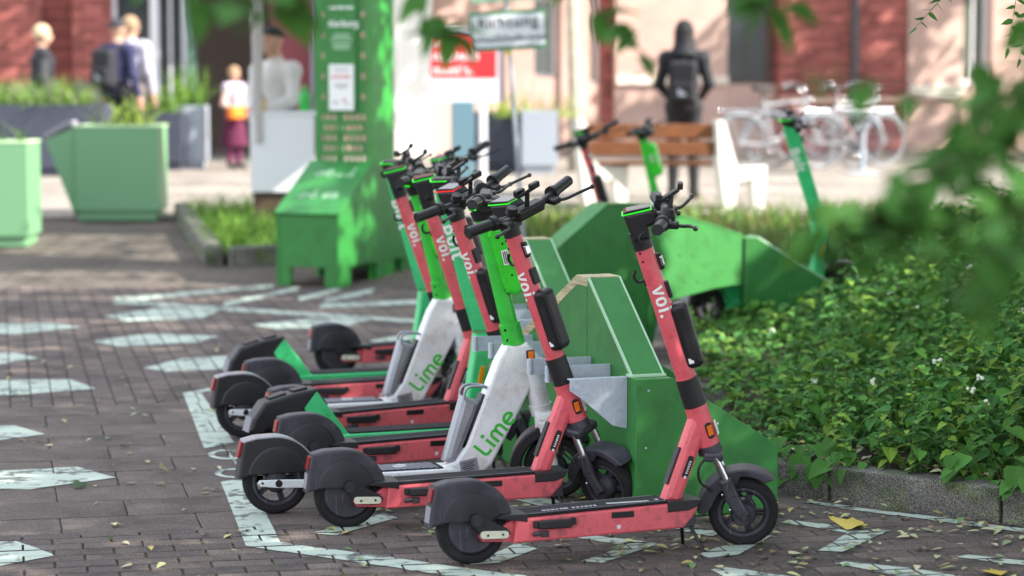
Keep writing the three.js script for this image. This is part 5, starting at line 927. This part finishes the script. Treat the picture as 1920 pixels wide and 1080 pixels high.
// ---------------------------------------------------------------- people
const skinC = [0.52, 0.3, 0.21];
function capsule(p, a, b, ra, rb) {
  const abx = b[0] - a[0], aby = b[1] - a[1], abz = b[2] - a[2], L = abx * abx + aby * aby + abz * abz || 1e-9;
  const t = Math.max(0, Math.min(1, ((p[0] - a[0]) * abx + (p[1] - a[1]) * aby + (p[2] - a[2]) * abz) / L));
  return Math.hypot(p[0] - a[0] - abx * t, p[1] - a[1] - aby * t, p[2] - a[2] - abz * t) - (ra + (rb - ra) * t);
}
function person(label, pos, yaw, o) {
  const { top = [0.03, 0.03, 0.035], legs = [0.02, 0.02, 0.024], hair = [0.04, 0.03, 0.025], shoes = [0.03, 0.03, 0.03], sleeve = top, skin = skinC, height = 1.76, hat = null } = o;
  const J = { hipC: [0, 0.95, 0], waist: [0, 1.1, 0], chest: [0, 1.32, 0.01], neck: [0, 1.47, -0.01], head: [0, 1.635, 0.02], lS: [-0.175, 1.41, 0], rS: [0.175, 1.41, 0], lE: [-0.235, 1.13, -0.02], rE: [0.235, 1.13, -0.02], lW: [-0.24, 0.89, 0.06], rW: [0.24, 0.89, 0.06], lH: [-0.085, 0.93, 0], rH: [0.085, 0.93, 0], lK: [-0.1, 0.5, 0.02], rK: [0.1, 0.5, 0.02], lA: [-0.105, 0.09, -0.02], rA: [0.105, 0.09, -0.02], lT: [-0.12, 0.045, 0.13], rT: [0.12, 0.045, 0.13], ...(o.joints ?? {}) };
  const B = [['hipC', 'waist', 0.125, 0.125, top], ['waist', 'chest', 0.13, 0.15, top], ['lS', 'rS', 0.085, 0.085, top], ['chest', 'neck', 0.12, 0.062, top], ['neck', 'head', 0.055, 0.058, skin]];
  for (const s of ['l', 'r']) B.push([s + 'S', s + 'E', 0.066, 0.054, sleeve], [s + 'E', s + 'W', 0.052, 0.036, sleeve], [s + 'H', s + 'K', 0.096, 0.066, legs], [s + 'K', s + 'A', 0.064, 0.046, legs], [s + 'A', s + 'T', 0.046, 0.038, shoes]);
  B.push(['lH', 'rH', 0.11, 0.11, legs]);
  const extra = [];
  const hd = J.head, f = o.look ?? [0, 0, 1];
  extra.push([[hd[0], hd[1] + 0.03, hd[2] - 0.012], [hd[0] + f[0] * 0.02, hd[1] - 0.035, hd[2] + f[2] * 0.02], 0.094, 0.074, skin]);                 // skull and jaw
  extra.push([[hd[0] + f[0] * 0.085, hd[1] + 0.012, hd[2] + f[2] * 0.085], [hd[0] + f[0] * 0.104, hd[1] - 0.018, hd[2] + f[2] * 0.104], 0.011, 0.016, skin]);
  for (const s of [-1, 1]) extra.push([[hd[0] + s * f[2] * 0.09, hd[1] + 0.005, hd[2] - s * f[0] * 0.09], [hd[0] + s * f[2] * 0.094, hd[1] - 0.025, hd[2] - s * f[0] * 0.094], 0.016, 0.012, skin]);
  const caps = [...B.map(([a, b, ra, rb, c]) => [J[a], J[b], ra, rb, c]), ...extra];
  const N = 84, mc = new MarchingCubes(N, M.skin, false, false, 90000), ex = o.extent ?? 0.5, ez = 0.46, p = [0, 0, 0], k = 0.028;
  for (let z = 0; z < N; z++) for (let y = 0; y < N; y++) for (let x = 0; x < N; x++) {
    p[0] = (x - N / 2) / (N / 2) * ex; p[1] = 0.9 + (y - N / 2) / (N / 2) * 0.95; p[2] = (z - N / 2) / (N / 2) * ez;
    let d = 1;
    for (const c of caps) { const e = capsule(p, c[0], c[1], c[2], c[3]); const h = Math.max(k - Math.abs(d - e), 0) / k; d = Math.min(d, e) - h * h * k * 0.25; }
    mc.field[x + y * N + z * N * N] = -d;
  }
  mc.isolation = 0; mc.update();
  const n = mc.count, arr = mc.positionArray.slice(0, n * 3);
  for (let i = 0; i < n; i++) { arr[i * 3] *= ex; arr[i * 3 + 1] = 0.9 + arr[i * 3 + 1] * 0.95; arr[i * 3 + 2] *= ez; }
  let g = new THREE.BufferGeometry(); g.setAttribute('position', new THREE.BufferAttribute(arr, 3)); g = mergeVertices(g, 1e-4); g.computeVertexNormals(); g = g.toNonIndexed();
  const hands = [];
  for (const s of ['l', 'r']) {                                   // palm, four unequal fingers, thumb
    const w = V(...J[s + 'W']), e = V(...J[s + 'E']), dir = w.clone().sub(e).normalize(), sg = s === 'l' ? 1 : -1, sideV = V(0, 0, 1).addScaledVector(dir, -dir.z).normalize(), nv = dir.clone().cross(sideV);
    const palm = w.clone().addScaledVector(dir, 0.08);
    hands.push(rod(w.clone().addScaledVector(dir, -0.02), palm, 0.03, 0.036, 10), ball(0.036, palm.x, palm.y, palm.z, 10));
    [[-0.027, 0.06], [-0.009, 0.072], [0.009, 0.068], [0.026, 0.052]].forEach(([q, L]) => { const a = palm.clone().addScaledVector(sideV, q).addScaledVector(dir, 0.015), b = a.clone().addScaledVector(dir, L * 0.55).addScaledVector(nv, sg * 0.008), c = b.clone().addScaledVector(dir, L * 0.4).addScaledVector(nv, sg * 0.026); hands.push(rod(a, b, 0.0095, 0.009, 6), rod(b, c, 0.009, 0.0075, 6), ball(0.009, b.x, b.y, b.z, 6), ball(0.0075, c.x, c.y, c.z, 6)); });
    const ta = w.clone().addScaledVector(dir, 0.035).addScaledVector(sideV, 0.028), tb = ta.clone().addScaledVector(dir, 0.03).addScaledVector(sideV, 0.022), tc = tb.clone().addScaledVector(dir, 0.028).addScaledVector(nv, sg * 0.01); hands.push(rod(ta, tb, 0.0115, 0.0105, 6), rod(tb, tc, 0.0105, 0.0085, 6), ball(0.0105, tb.x, tb.y, tb.z, 6));
  }
  const hg = mergeGeometries(hands.map((q) => { const h = q.toNonIndexed(); h.deleteAttribute('uv'); return h; }));
  const body = mergeGeometries([g, hg]); const pp = body.attributes.position, col = new Float32Array(pp.count * 3), nb = g.attributes.position.count;
  for (let i = 0; i < pp.count; i++) {
    let best = 9, c = skin;
    if (i < nb) for (const q of caps) { const e = capsule([pp.getX(i), pp.getY(i), pp.getZ(i)], q[0], q[1], q[2], q[3]); if (e < best) { best = e; c = q[4]; } }
    col.set(c, i * 3);
  }
  body.setAttribute('color', new THREE.BufferAttribute(col, 3));
  const t = thing('person', label, 'person', pos, yaw); const sc = height / 1.76; t.scale.setScalar(sc);
  const m = new THREE.Mesh(metreUV(body), new THREE.MeshStandardMaterial({ vertexColors: true, roughness: 0.85 })); m.name = 'body'; m.castShadow = m.receiveShadow = true; t.add(m);
  const cap = new THREE.SphereGeometry(0.108, 22, 14, 0, 6.2832, 0, hat ? 1.45 : 1.75).scale(0.95, 1.08, 1.04); if (!o.bald) part(hat ? 'cap' : 'hair', [cap.rotateX(hat ? -0.12 : -0.42).translate(hd[0] - f[0] * 0.012, hd[1] + 0.03, hd[2] - 0.012 - f[2] * 0.006)], new THREE.MeshStandardMaterial({ color: new THREE.Color().setRGB(...(hat ?? hair)), roughness: 0.9, side: THREE.DoubleSide }), t);
  if (o.face) { const fx = V(f[0], 0, f[2]).normalize(), rx = V(f[2], 0, -f[0]); const atF = (r, u, q) => V(...hd).addScaledVector(fx, q).addScaledVector(rx, r).add(V(0, u, 0));
    for (const s of [-1, 1]) { const e = atF(s * 0.034, 0.018, 0.079); part('eye', [ball(0.012, e.x, e.y, e.z, 10)], M.dark, t); }
    const a = atF(-0.024, -0.052, 0.083), b = atF(0.024, -0.052, 0.083), c = atF(0, -0.054, 0.09); part('mouth', [tube([a, c, b], 0.006, 8, 6)], mat(0x8d4a42, 0.6), t); }
  return t;
}
const turn = (p, yaw, x, y, z) => V(p.x + Math.cos(yaw) * x + Math.sin(yaw) * z, p.y + y, p.z - Math.sin(yaw) * x + Math.cos(yaw) * z);
function backpack(label, p, yaw, m, mark) {
  const t = thing('backpack', label, 'backpack', p, yaw);
  part('bag', [new RoundedBoxGeometry(0.3, 0.46, 0.16, 4, 0.06).translate(0, 0.23, 0)], m, t);
  part('pocket', [new RoundedBoxGeometry(0.24, 0.2, 0.06, 4, 0.028).translate(0, 0.14, -0.085)], m, t);
  for (const s of [-1, 1]) part('shoulder_strap', [tube([V(s * 0.11, 0.42, 0.06), V(s * 0.125, 0.5, 0.16), V(s * 0.13, 0.4, 0.3), V(s * 0.13, 0.2, 0.27), V(s * 0.13, 0.08, 0.07)], 0.014, 16, 6)], m, t);
  part('handle', [tube([V(-0.03, 0.45, 0.02), V(0, 0.49, 0.02), V(0.03, 0.45, 0.02)], 0.007, 8, 5)], m, t);
  if (mark) part('bag_mark', [[-0.03, 0.03], [0.0, 0.055], [0.03, 0.08]].map(([x, h]) => prism([[x - 0.014, 0], [x + 0.012, 0], [x + 0.012, h], [x - 0.014, h - 0.02]], -0.002, 0.002, 0).translate(0, 0.1, -0.117)), mark, t);
  return t;
}
{
  const black = mat(0x16151c, 0.8), p = far(1281, 376);
  person('person in black hooded jacket and backpack seen from behind the bench', p, Math.PI - 0.12, { height: 1.82, top: [0.016, 0.015, 0.02], legs: [0.018, 0.017, 0.02], hair: [0.015, 0.013, 0.012], joints: { lE: [-0.25, 1.16, 0.0], rE: [0.25, 1.16, 0.0], lW: [-0.16, 1.02, 0.2], rW: [0.16, 1.02, 0.2], lT: [-0.12, 0.045, 0.13], rT: [0.12, 0.045, 0.13] } });
  part('hood', [lathe([[0.001, 1.8], [0.05, 1.79], [0.085, 1.75], [0.102, 1.68], [0.106, 1.6], [0.115, 1.53], [0.155, 1.47], [0.17, 1.42], [0.001, 1.4]], 24).rotateX(-Math.PI / 2).scale(0.96, 1, 1.06)], black, scene.children.at(-1));
  backpack('black backpack with a pale striped mark on the person behind the bench', turn(p, Math.PI - 0.12, 0, 0.98, -0.235), Math.PI - 0.12, black, M.lightGrey);
  // turned so that its pocket faces the camera
  const a = at(222, 200, 28.6).setY(0.5);
  person('person in navy jacket and dark cap walking away before the shop window', a, Math.PI - 0.5, { height: 1.8, top: [0.03, 0.03, 0.085], legs: [0.012, 0.012, 0.014], hat: [0.03, 0.03, 0.035], joints: { lK: [-0.1, 0.5, 0.1], rA: [0.1, 0.1, -0.16], rT: [0.11, 0.05, -0.02], lA: [-0.1, 0.09, 0.08], lT: [-0.11, 0.045, 0.24] } });
  backpack('black backpack with pale side on the person in navy', turn(a, Math.PI - 0.5, 0.02, 1.0, -0.235), Math.PI - 0.5, mat(0x24232a, 0.8), M.lightGrey);
  const b = at(246, 196, 29.3).setY(0.5);
  person('person in pale lavender shirt walking beside the navy jacket', b, Math.PI - 0.3, { height: 1.85, top: [0.45, 0.43, 0.52], legs: [0.16, 0.13, 0.12], hair: [0.3, 0.2, 0.12] });
  const c = at(80, 190, 29).setY(0.5);
  person('fair haired person in dark jacket passing the brick wall', c, 1.9, { height: 1.74, top: [0.02, 0.022, 0.03], sleeve: [0.05, 0.05, 0.055], legs: [0.02, 0.02, 0.03], hair: [0.55, 0.42, 0.27], joints: { rE: [0.22, 1.14, 0.12], rW: [0.2, 0.93, 0.24], lK: [-0.1, 0.51, 0.16], lA: [-0.1, 0.12, 0.02], rA: [0.1, 0.09, -0.12], rT: [0.11, 0.045, 0.04] } });
  const bagP = turn(c, 1.9, 0.2, 0.42, 0.27); const bag = thing('shopping_bag', 'cream shopping bag carried by the fair haired person', 'bag', bagP, 1.9);
  part('bag_body', [prism([[-0.16, 0], [0.16, 0], [0.18, 0.32], [-0.18, 0.32]], -0.05, 0.05, 0.012)], mat(0xdcc9b4, 0.8), bag); part('bag_handle', [tube([V(-0.08, 0.31, 0), V(-0.04, 0.42, 0), V(0.04, 0.42, 0), V(0.08, 0.31, 0)], 0.006, 12, 5)], M.stitch, bag);
  const e = at(526, 200, 22.85).setY(terrain(-22.85));
  person('person in grey sweater and dark cap leaning on the booth counter', e, -0.5, { height: 1.9, top: [0.6, 0.58, 0.56], legs: [0.05, 0.05, 0.07], hat: [0.02, 0.022, 0.02], face: true, look: [-0.35, 0, 0.94], joints: { chest: [0, 1.3, 0.06], neck: [0, 1.45, 0.07], head: [-0.01, 1.61, 0.11], lS: [-0.175, 1.36, 0.07], rS: [0.175, 1.36, 0.07], lE: [-0.22, 1.12, 0.13], rE: [0.22, 1.12, 0.13], lW: [-0.08, 1.02, 0.34], rW: [0.08, 1.02, 0.34] } });
  const h = at(440, 290, 29.5).setY(0.5);
  person('person in flowered top and magenta skirt beside the white booth', h, 0.9, { height: 1.25, top: [0.5, 0.4, 0.52], sleeve: [0.6, 0.42, 0.36], legs: [0.16, 0.02, 0.08], hair: [0.35, 0.22, 0.12], joints: { lW: [-0.14, 1.0, 0.24], rW: [0.14, 1.0, 0.24] } });
  part('skirt', [lathe([[0.001, 1.12], [0.13, 1.1], [0.16, 0.95], [0.24, 0.42], [0.23, 0.42], [0.12, 0.95], [0.001, 0.98]], 28).rotateX(-Math.PI / 2)], mat(0x561838, 0.9), scene.children.at(-1));
  const hb = thing('shoulder_bag', 'orange bag held by the person in flowered top', 'bag', turn(h, 0.9, -0.16, 0.62, 0.2), 0.9); part('bag_body', [new RoundedBoxGeometry(0.26, 0.16, 0.12, 3, 0.04).translate(0, 0.08, 0)], mat(0xe07a1e, 0.7), hb); part('bag_strap', [tube([V(-0.1, 0.14, 0), V(-0.03, 0.22, 0.02), V(0.05, 0.22, 0.02), V(0.1, 0.14, 0)], 0.008, 12, 5)], M.dark, hb);
}
// ---------------------------------------------------------------- bicycles and table
function bicycle(label, p, yaw, frameMat, lean = 0) {
  const t = thing('bicycle', label, 'bicycle', p, yaw, 'bicycles parked by the building'); t.rotation.set(lean, yaw, 0, 'YXZ');
  const R = 0.335;
  for (const x of [0, 1.05]) { const w = part('wheel', [new THREE.TorusGeometry(R - 0.014, 0.016, 8, 40).translate(x, R, 0)], mat(0x77736e, 0.8), t); const sp = [new THREE.TorusGeometry(R - 0.034, 0.009, 6, 40).translate(x, R, 0)]; for (let k = 0; k < 14; k++) { const a = k / 14 * 6.283; sp.push(rod(V(x, R, 0), V(x + Math.cos(a) * (R - 0.03), R + Math.sin(a) * (R - 0.03), 0), 0.002, 0.002, 4)); } part('rim', sp, M.lightGrey, w); part('mudguard', [new THREE.TorusGeometry(R + 0.016, 0.016, 5, 24, 2.5).scale(1, 1, 1.6).rotateZ(0.5).translate(x, R, 0)], M.lightGrey, t); }
  const bb = V(0.43, 0.3, 0), st = V(0.28, 0.86, 0), hd = V(0.83, 0.84, 0), ra = V(0, R, 0), fa = V(1.05, R, 0);
  part('frame', [rod(bb, st, 0.017), rod(st.clone().lerp(bb, 0.12), hd, 0.017), rod(bb, hd.clone().add(V(0.02, -0.1, 0)), 0.019), ...[-1, 1].map((s) => rod(ra.clone().setZ(0.05 * s), bb, 0.009)), ...[-1, 1].map((s) => rod(ra.clone().setZ(0.05 * s), st.clone().lerp(bb, 0.15), 0.008)), rod(hd.clone().add(V(0.03, -0.14, 0)), hd.clone().add(V(-0.015, 0.05, 0)), 0.021)], frameMat, t);
  part('fork', [-1, 1].map((s) => rod(hd.clone().add(V(0.03, -0.13, 0.04 * s)), fa.clone().setZ(0.05 * s), 0.011, 0.009)), frameMat, t);
  part('handlebar', [rod(hd, hd.clone().add(V(-0.03, 0.18, 0)), 0.012), tube([V(0.62, 1.0, -0.29), V(0.76, 1.03, -0.24), V(0.8, 1.02, 0), V(0.76, 1.03, 0.24), V(0.62, 1.0, 0.29)], 0.012, 24, 8)], M.chrome, t);
  part('saddle', [rod(st, st.clone().add(V(-0.03, 0.12, 0)), 0.012), prism([[0, -0.08], [0.06, -0.04], [0.24, -0.018], [0.26, 0], [0.24, 0.018], [0.06, 0.04], [0, 0.08], [-0.02, 0]], 0, 0.05, 0.015).rotateX(-Math.PI / 2).translate(0.15, 0.97, 0)], M.dark, t);
  part('crank', [new THREE.TorusGeometry(0.085, 0.008, 5, 24).translate(bb.x, bb.y, 0.04), rod(bb.clone().setZ(0.05), V(0.55, 0.18, 0.06), 0.009), rod(bb.clone().setZ(-0.05), V(0.31, 0.42, -0.06), 0.009), box(0.09, 0.02, 0.07, 0.55, 0.18, 0.1), box(0.09, 0.02, 0.07, 0.31, 0.42, -0.1)], M.chrome, t);
  part('front_light', [ball(0.035, 0.9, 0.86, 0, 10)], M.chrome, t);
  part('carrier', [tube([V(0.2, 0.72, 0.06), V(-0.05, 0.73, 0.06), V(-0.28, 0.73, 0.05), V(-0.28, 0.73, -0.05), V(-0.05, 0.73, -0.06), V(0.2, 0.72, -0.06)], 0.007, 24, 5), ...[-1, 1].map((s) => rod(V(-0.18, 0.73, 0.06 * s), V(0, R, 0.05 * s), 0.005))], M.chrome, t);
}
{
  const g = 0.5;
  bicycle('silver bicycle leaning by the brick bay, nearest the white bench side', V(2.75, g, -29.4), 0.25, coat(0xa9abb0, 0.3), 0.1);
  bicycle('pale red bicycle between two silver ones before the brick bay', V(3.2, g, -30.0), -0.15, coat(0xb88f8a, 0.3), -0.06);
  bicycle('silver bicycle beside the white table before the brick bay', V(3.7, g, -29.7), 0.5, coat(0x9fa9a8, 0.3), 0.08);
  const tb = thing('cafe_table', 'white round topped table beside the parked bicycles', 'table', V(4.1, g, -28.3));
  part('table_top', [lathe([[0.001, 0.77], [0.36, 0.77], [0.37, 0.755], [0.36, 0.735], [0.001, 0.735]], 36).rotateX(-Math.PI / 2)], M.white2, tb);
  part('table_leg', [rod(V(0, 0.02, 0), V(0, 0.74, 0), 0.03, 0.03, 12)], M.lightGrey, tb); part('table_foot', [lathe([[0.001, 0.0], [0.22, 0.0], [0.2, 0.02], [0.03, 0.04], [0.001, 0.04]], 28).rotateX(-Math.PI / 2)], M.lightGrey, tb);
}
// ---------------------------------------------------------------- building
{
  const yaw = 14 * D2R, o = V(0, 0.5, -34.5), n = V(Math.sin(yaw), 0, Math.cos(yaw)), ex = V(Math.cos(yaw), 0, -Math.sin(yaw));
  const X = (px) => onPlane(px, 130, o, n).sub(o).dot(ex), Y = (py, px) => onPlane(px, py, o, n).y - o.y;
  const t = thing('brick_building', 'long red brick building with bays coloured pale as sunlit across the plaza', 'building', o, yaw), H = 9;
  const wall = (a, b, m, z = 0, y0 = 0, y1 = H, d = 0.4, name = 'wall') => part(name, [box(X(b) - X(a) - 0.004, y1 - y0, d, (X(a) + X(b)) / 2, (y0 + y1) / 2 + 0.004, z - d / 2, 0.006)], m, t);
  const win = (a, b, y0, y1, z, m = M.glass, bars = 2, fm = M.white2) => {
    const w = X(b) - X(a), c = (X(a) + X(b)) / 2, h = y1 - y0, f = part('window', [box(w, 0.06, 0.06, c, y0 + 0.03, z, 0.006), box(w, 0.06, 0.06, c, y1 - 0.03, z, 0.006), box(0.06, h - 0.12, 0.06, c - w / 2 + 0.03, (y0 + y1) / 2, z, 0.006), box(0.06, h - 0.12, 0.06, c + w / 2 - 0.03, (y0 + y1) / 2, z, 0.006)], fm, t);
    for (let k = 0; k < bars; k++) { const pw = (w - 0.12) / bars; part('pane', [box(pw - 0.03, h - 0.13, 0.01, c - w / 2 + 0.06 + pw * (k + 0.5), (y0 + y1) / 2, z, 0.002)], m, f); if (k) part('mullion', [box(0.03, h - 0.13, 0.05, c - w / 2 + 0.06 + pw * k, (y0 + y1) / 2, z, 0.004)], fm, f); }
  };
  const Lf = -300, Rt = 2350;
  wall(Lf, 80, M.brick, 0); wall(80, 137, M.brick, -0.35); wall(137, 212, M.brick, 0);
  wall(137, 212, mat(0x6f6a62, 0.9), 0.05, 0, 1.05, 0.048, 'plinth'); wall(Lf, 80, mat(0x6f6a62, 0.9), 0.05, 0, 1.0, 0.048, 'plinth');
  wall(212, 365, M.brick, 0, 3.1, H); win(213, 292, 0.15, 3.09, -0.12, M.glass, 1); win(292, 352, 0.15, 3.09, -0.12, M.glass, 2); wall(212, 365, M.brick, -1.6, 0, 3.05, 0.2, 'inner_wall'); wall(212, 352, mat(0x9b8f86, 0.8), -0.02, 0, 0.14, 0.2, 'sill');
  wall(352, 368, mat(0x4f6e5c, 0.6), 0.04, 0, H, 0.3, 'doorpost');
  wall(368, 735, M.brick, 0, 3.2, H); wall(368, 735, mat(0x8a7f76, 0.9), -4.2, 0, 3.2, 0.2, 'inner_wall'); wall(520, 600, mat(0x8a4a52, 0.9), -0.5, 0, 3.19, 0.2, 'inner_wall'); wall(600, 735, M.sunlitBrick, -0.1, 0, 3.19, 0.25, 'wall');  // last wall coloured pale to look lit through the pillar holes
  wall(735, 802, mat(0xf2efe9, 0.9), 0.28, 0, H, 0.6, 'pilaster'); wall(802, 1000, M.sunlitBrick, 0); wall(1000, 1050, M.sunlitBrick, 0, 2.25, H); wall(1000, 1050, M.sunlitBrick, 0, 0, 1.1); win(1001, 1049, 1.1, 2.25, -0.2, mat(0x8d9a98, 0.2), 1);
  wall(1050, 1105, M.sunlitBrick, 0.06); wall(1130, 1152, M.brick, -0.06); wall(1105, 1130, M.sunlitBrick, -0.1, 0, 1.0); wall(1105, 1130, M.sunlitBrick, -0.1, 3.2, H); win(1106, 1129, 1.0, 3.2, -0.2, mat(0x566054, 0.2), 1); wall(1152, 1362, M.sunlitBrick, 0.05);
  wall(1152, 1362, mat(0xe4d3c6, 0.9), 0.12, 1.0, 1.12, 0.06, 'string_course');
  wall(1362, 1456, M.sunlitBrick, 0, 0, 1.0); wall(1362, 1456, M.sunlitBrick, 0, 3.4, H); win(1363, 1455, 1.0, 3.4, -0.22, M.glass, 2, mat(0x5a5650, 0.6));
  wall(1456, 1697, M.brick, 0.06); wall(1590, 1604, mat(0x4e4a4c, 0.5), 0.14, 0, H, 0.07, 'downpipe'); wall(1456, 1697, mat(0xc2a08e, 0.9), 0.13, 0.72, 0.82, 0.06, 'string_course');
  wall(1697, 1800, M.sunlitBrick, 0.1, 0, H); wall(1697, 1800, mat(0xe8dccc, 0.9), 0.18, 0.8, 0.98, 0.07, 'string_course');
  wall(1800, 1858, M.sunlitBrick, 0, 0, 1.0); wall(1800, 1858, M.sunlitBrick, 0, 3.2, H); win(1801, 1857, 1.0, 3.2, -0.15, mat(0x566054, 0.2), 2); wall(1858, Rt, M.sunlitBrick, 0.02);
  part('roof', [box(X(Rt) - X(Lf) + 0.6, 0.3, 5.4, (X(Rt) + X(Lf)) / 2, H + 0.16, -2.3, 0.02)], M.slate, t);
  part('back_wall', [box(X(Rt) - X(Lf), H, 0.3, (X(Rt) + X(Lf)) / 2, H / 2 + 0.004, -4.6, 0.01)], M.brick, t);
}
{ // shrub and litter behind the bed
  reseed(808);
  const hedge = (label, c, rx, ry, rz, n, seed) => { const t = thing('shrub', label, 'shrub', V(c.x, 0, c.z)); const C = V(0, c.y, 0); reseed(seed); const P = []; for (let k = 0; k < n; k++) { const a = rnd() * 6.28, u = rr(-1, 1), r = Math.cbrt(rnd()) * (0.75 + 0.3 * vnoise(a * 2, u * 3, 50, seed)), s = Math.sqrt(1 - u * u); const p = V(C.x + Math.cos(a) * s * r * rx, Math.max(0.1, C.y + u * r * ry), C.z + Math.sin(a) * s * r * rz); const A = V(gauss(), gauss() * 0.5 - 0.2, gauss()).normalize(), B = V(gauss(), gauss(), gauss()).cross(A).normalize(), L = rr(0.05, 0.1), W = L * 0.3; const q = (i, j) => [p.x + A.x * i * L + B.x * j * W, p.y + A.y * i * L + B.y * j * W, p.z + A.z * i * L + B.z * j * W]; const a0 = q(0, 0), b0 = q(0.45, 1), d0 = q(1, 0), e0 = q(0.45, -1); P.push(...a0, ...b0, ...d0, ...a0, ...d0, ...e0); }
    const g = new THREE.BufferGeometry(); g.setAttribute('position', new THREE.Float32BufferAttribute(P, 3)); g.computeVertexNormals(); part('foliage', metreUV(g), leafMat(0x4f8030, 0.3), t);
    const st = []; for (let k = 0; k < 6; k++) { const a = rnd() * 6.28; st.push(rod(V(0, 0.05, 0), V(Math.cos(a) * rx * 0.5, C.y + rr(-0.1, 0.4) * ry, Math.sin(a) * rz * 0.5), 0.014, 0.005, 6)); } part('stem', st, M.bark, t); };
  hedge('leafy shrub at the back of the bed behind the blurred branch', V(3.4, 0.55, -14.2), 0.9, 0.5, 0.8, 3200, 41);
  hedge('low leafy shrub in the bed right of the mint scooter', V(3.2, 0.4, -17.4), 0.7, 0.4, 0.6, 2200, 42);
  hedge('dark leafy shrub in the bed by the kerb corner', V(2.95, 0.42, -11.6), 0.6, 0.42, 0.7, 2200, 43);
}
renderer.render(scene, camera);
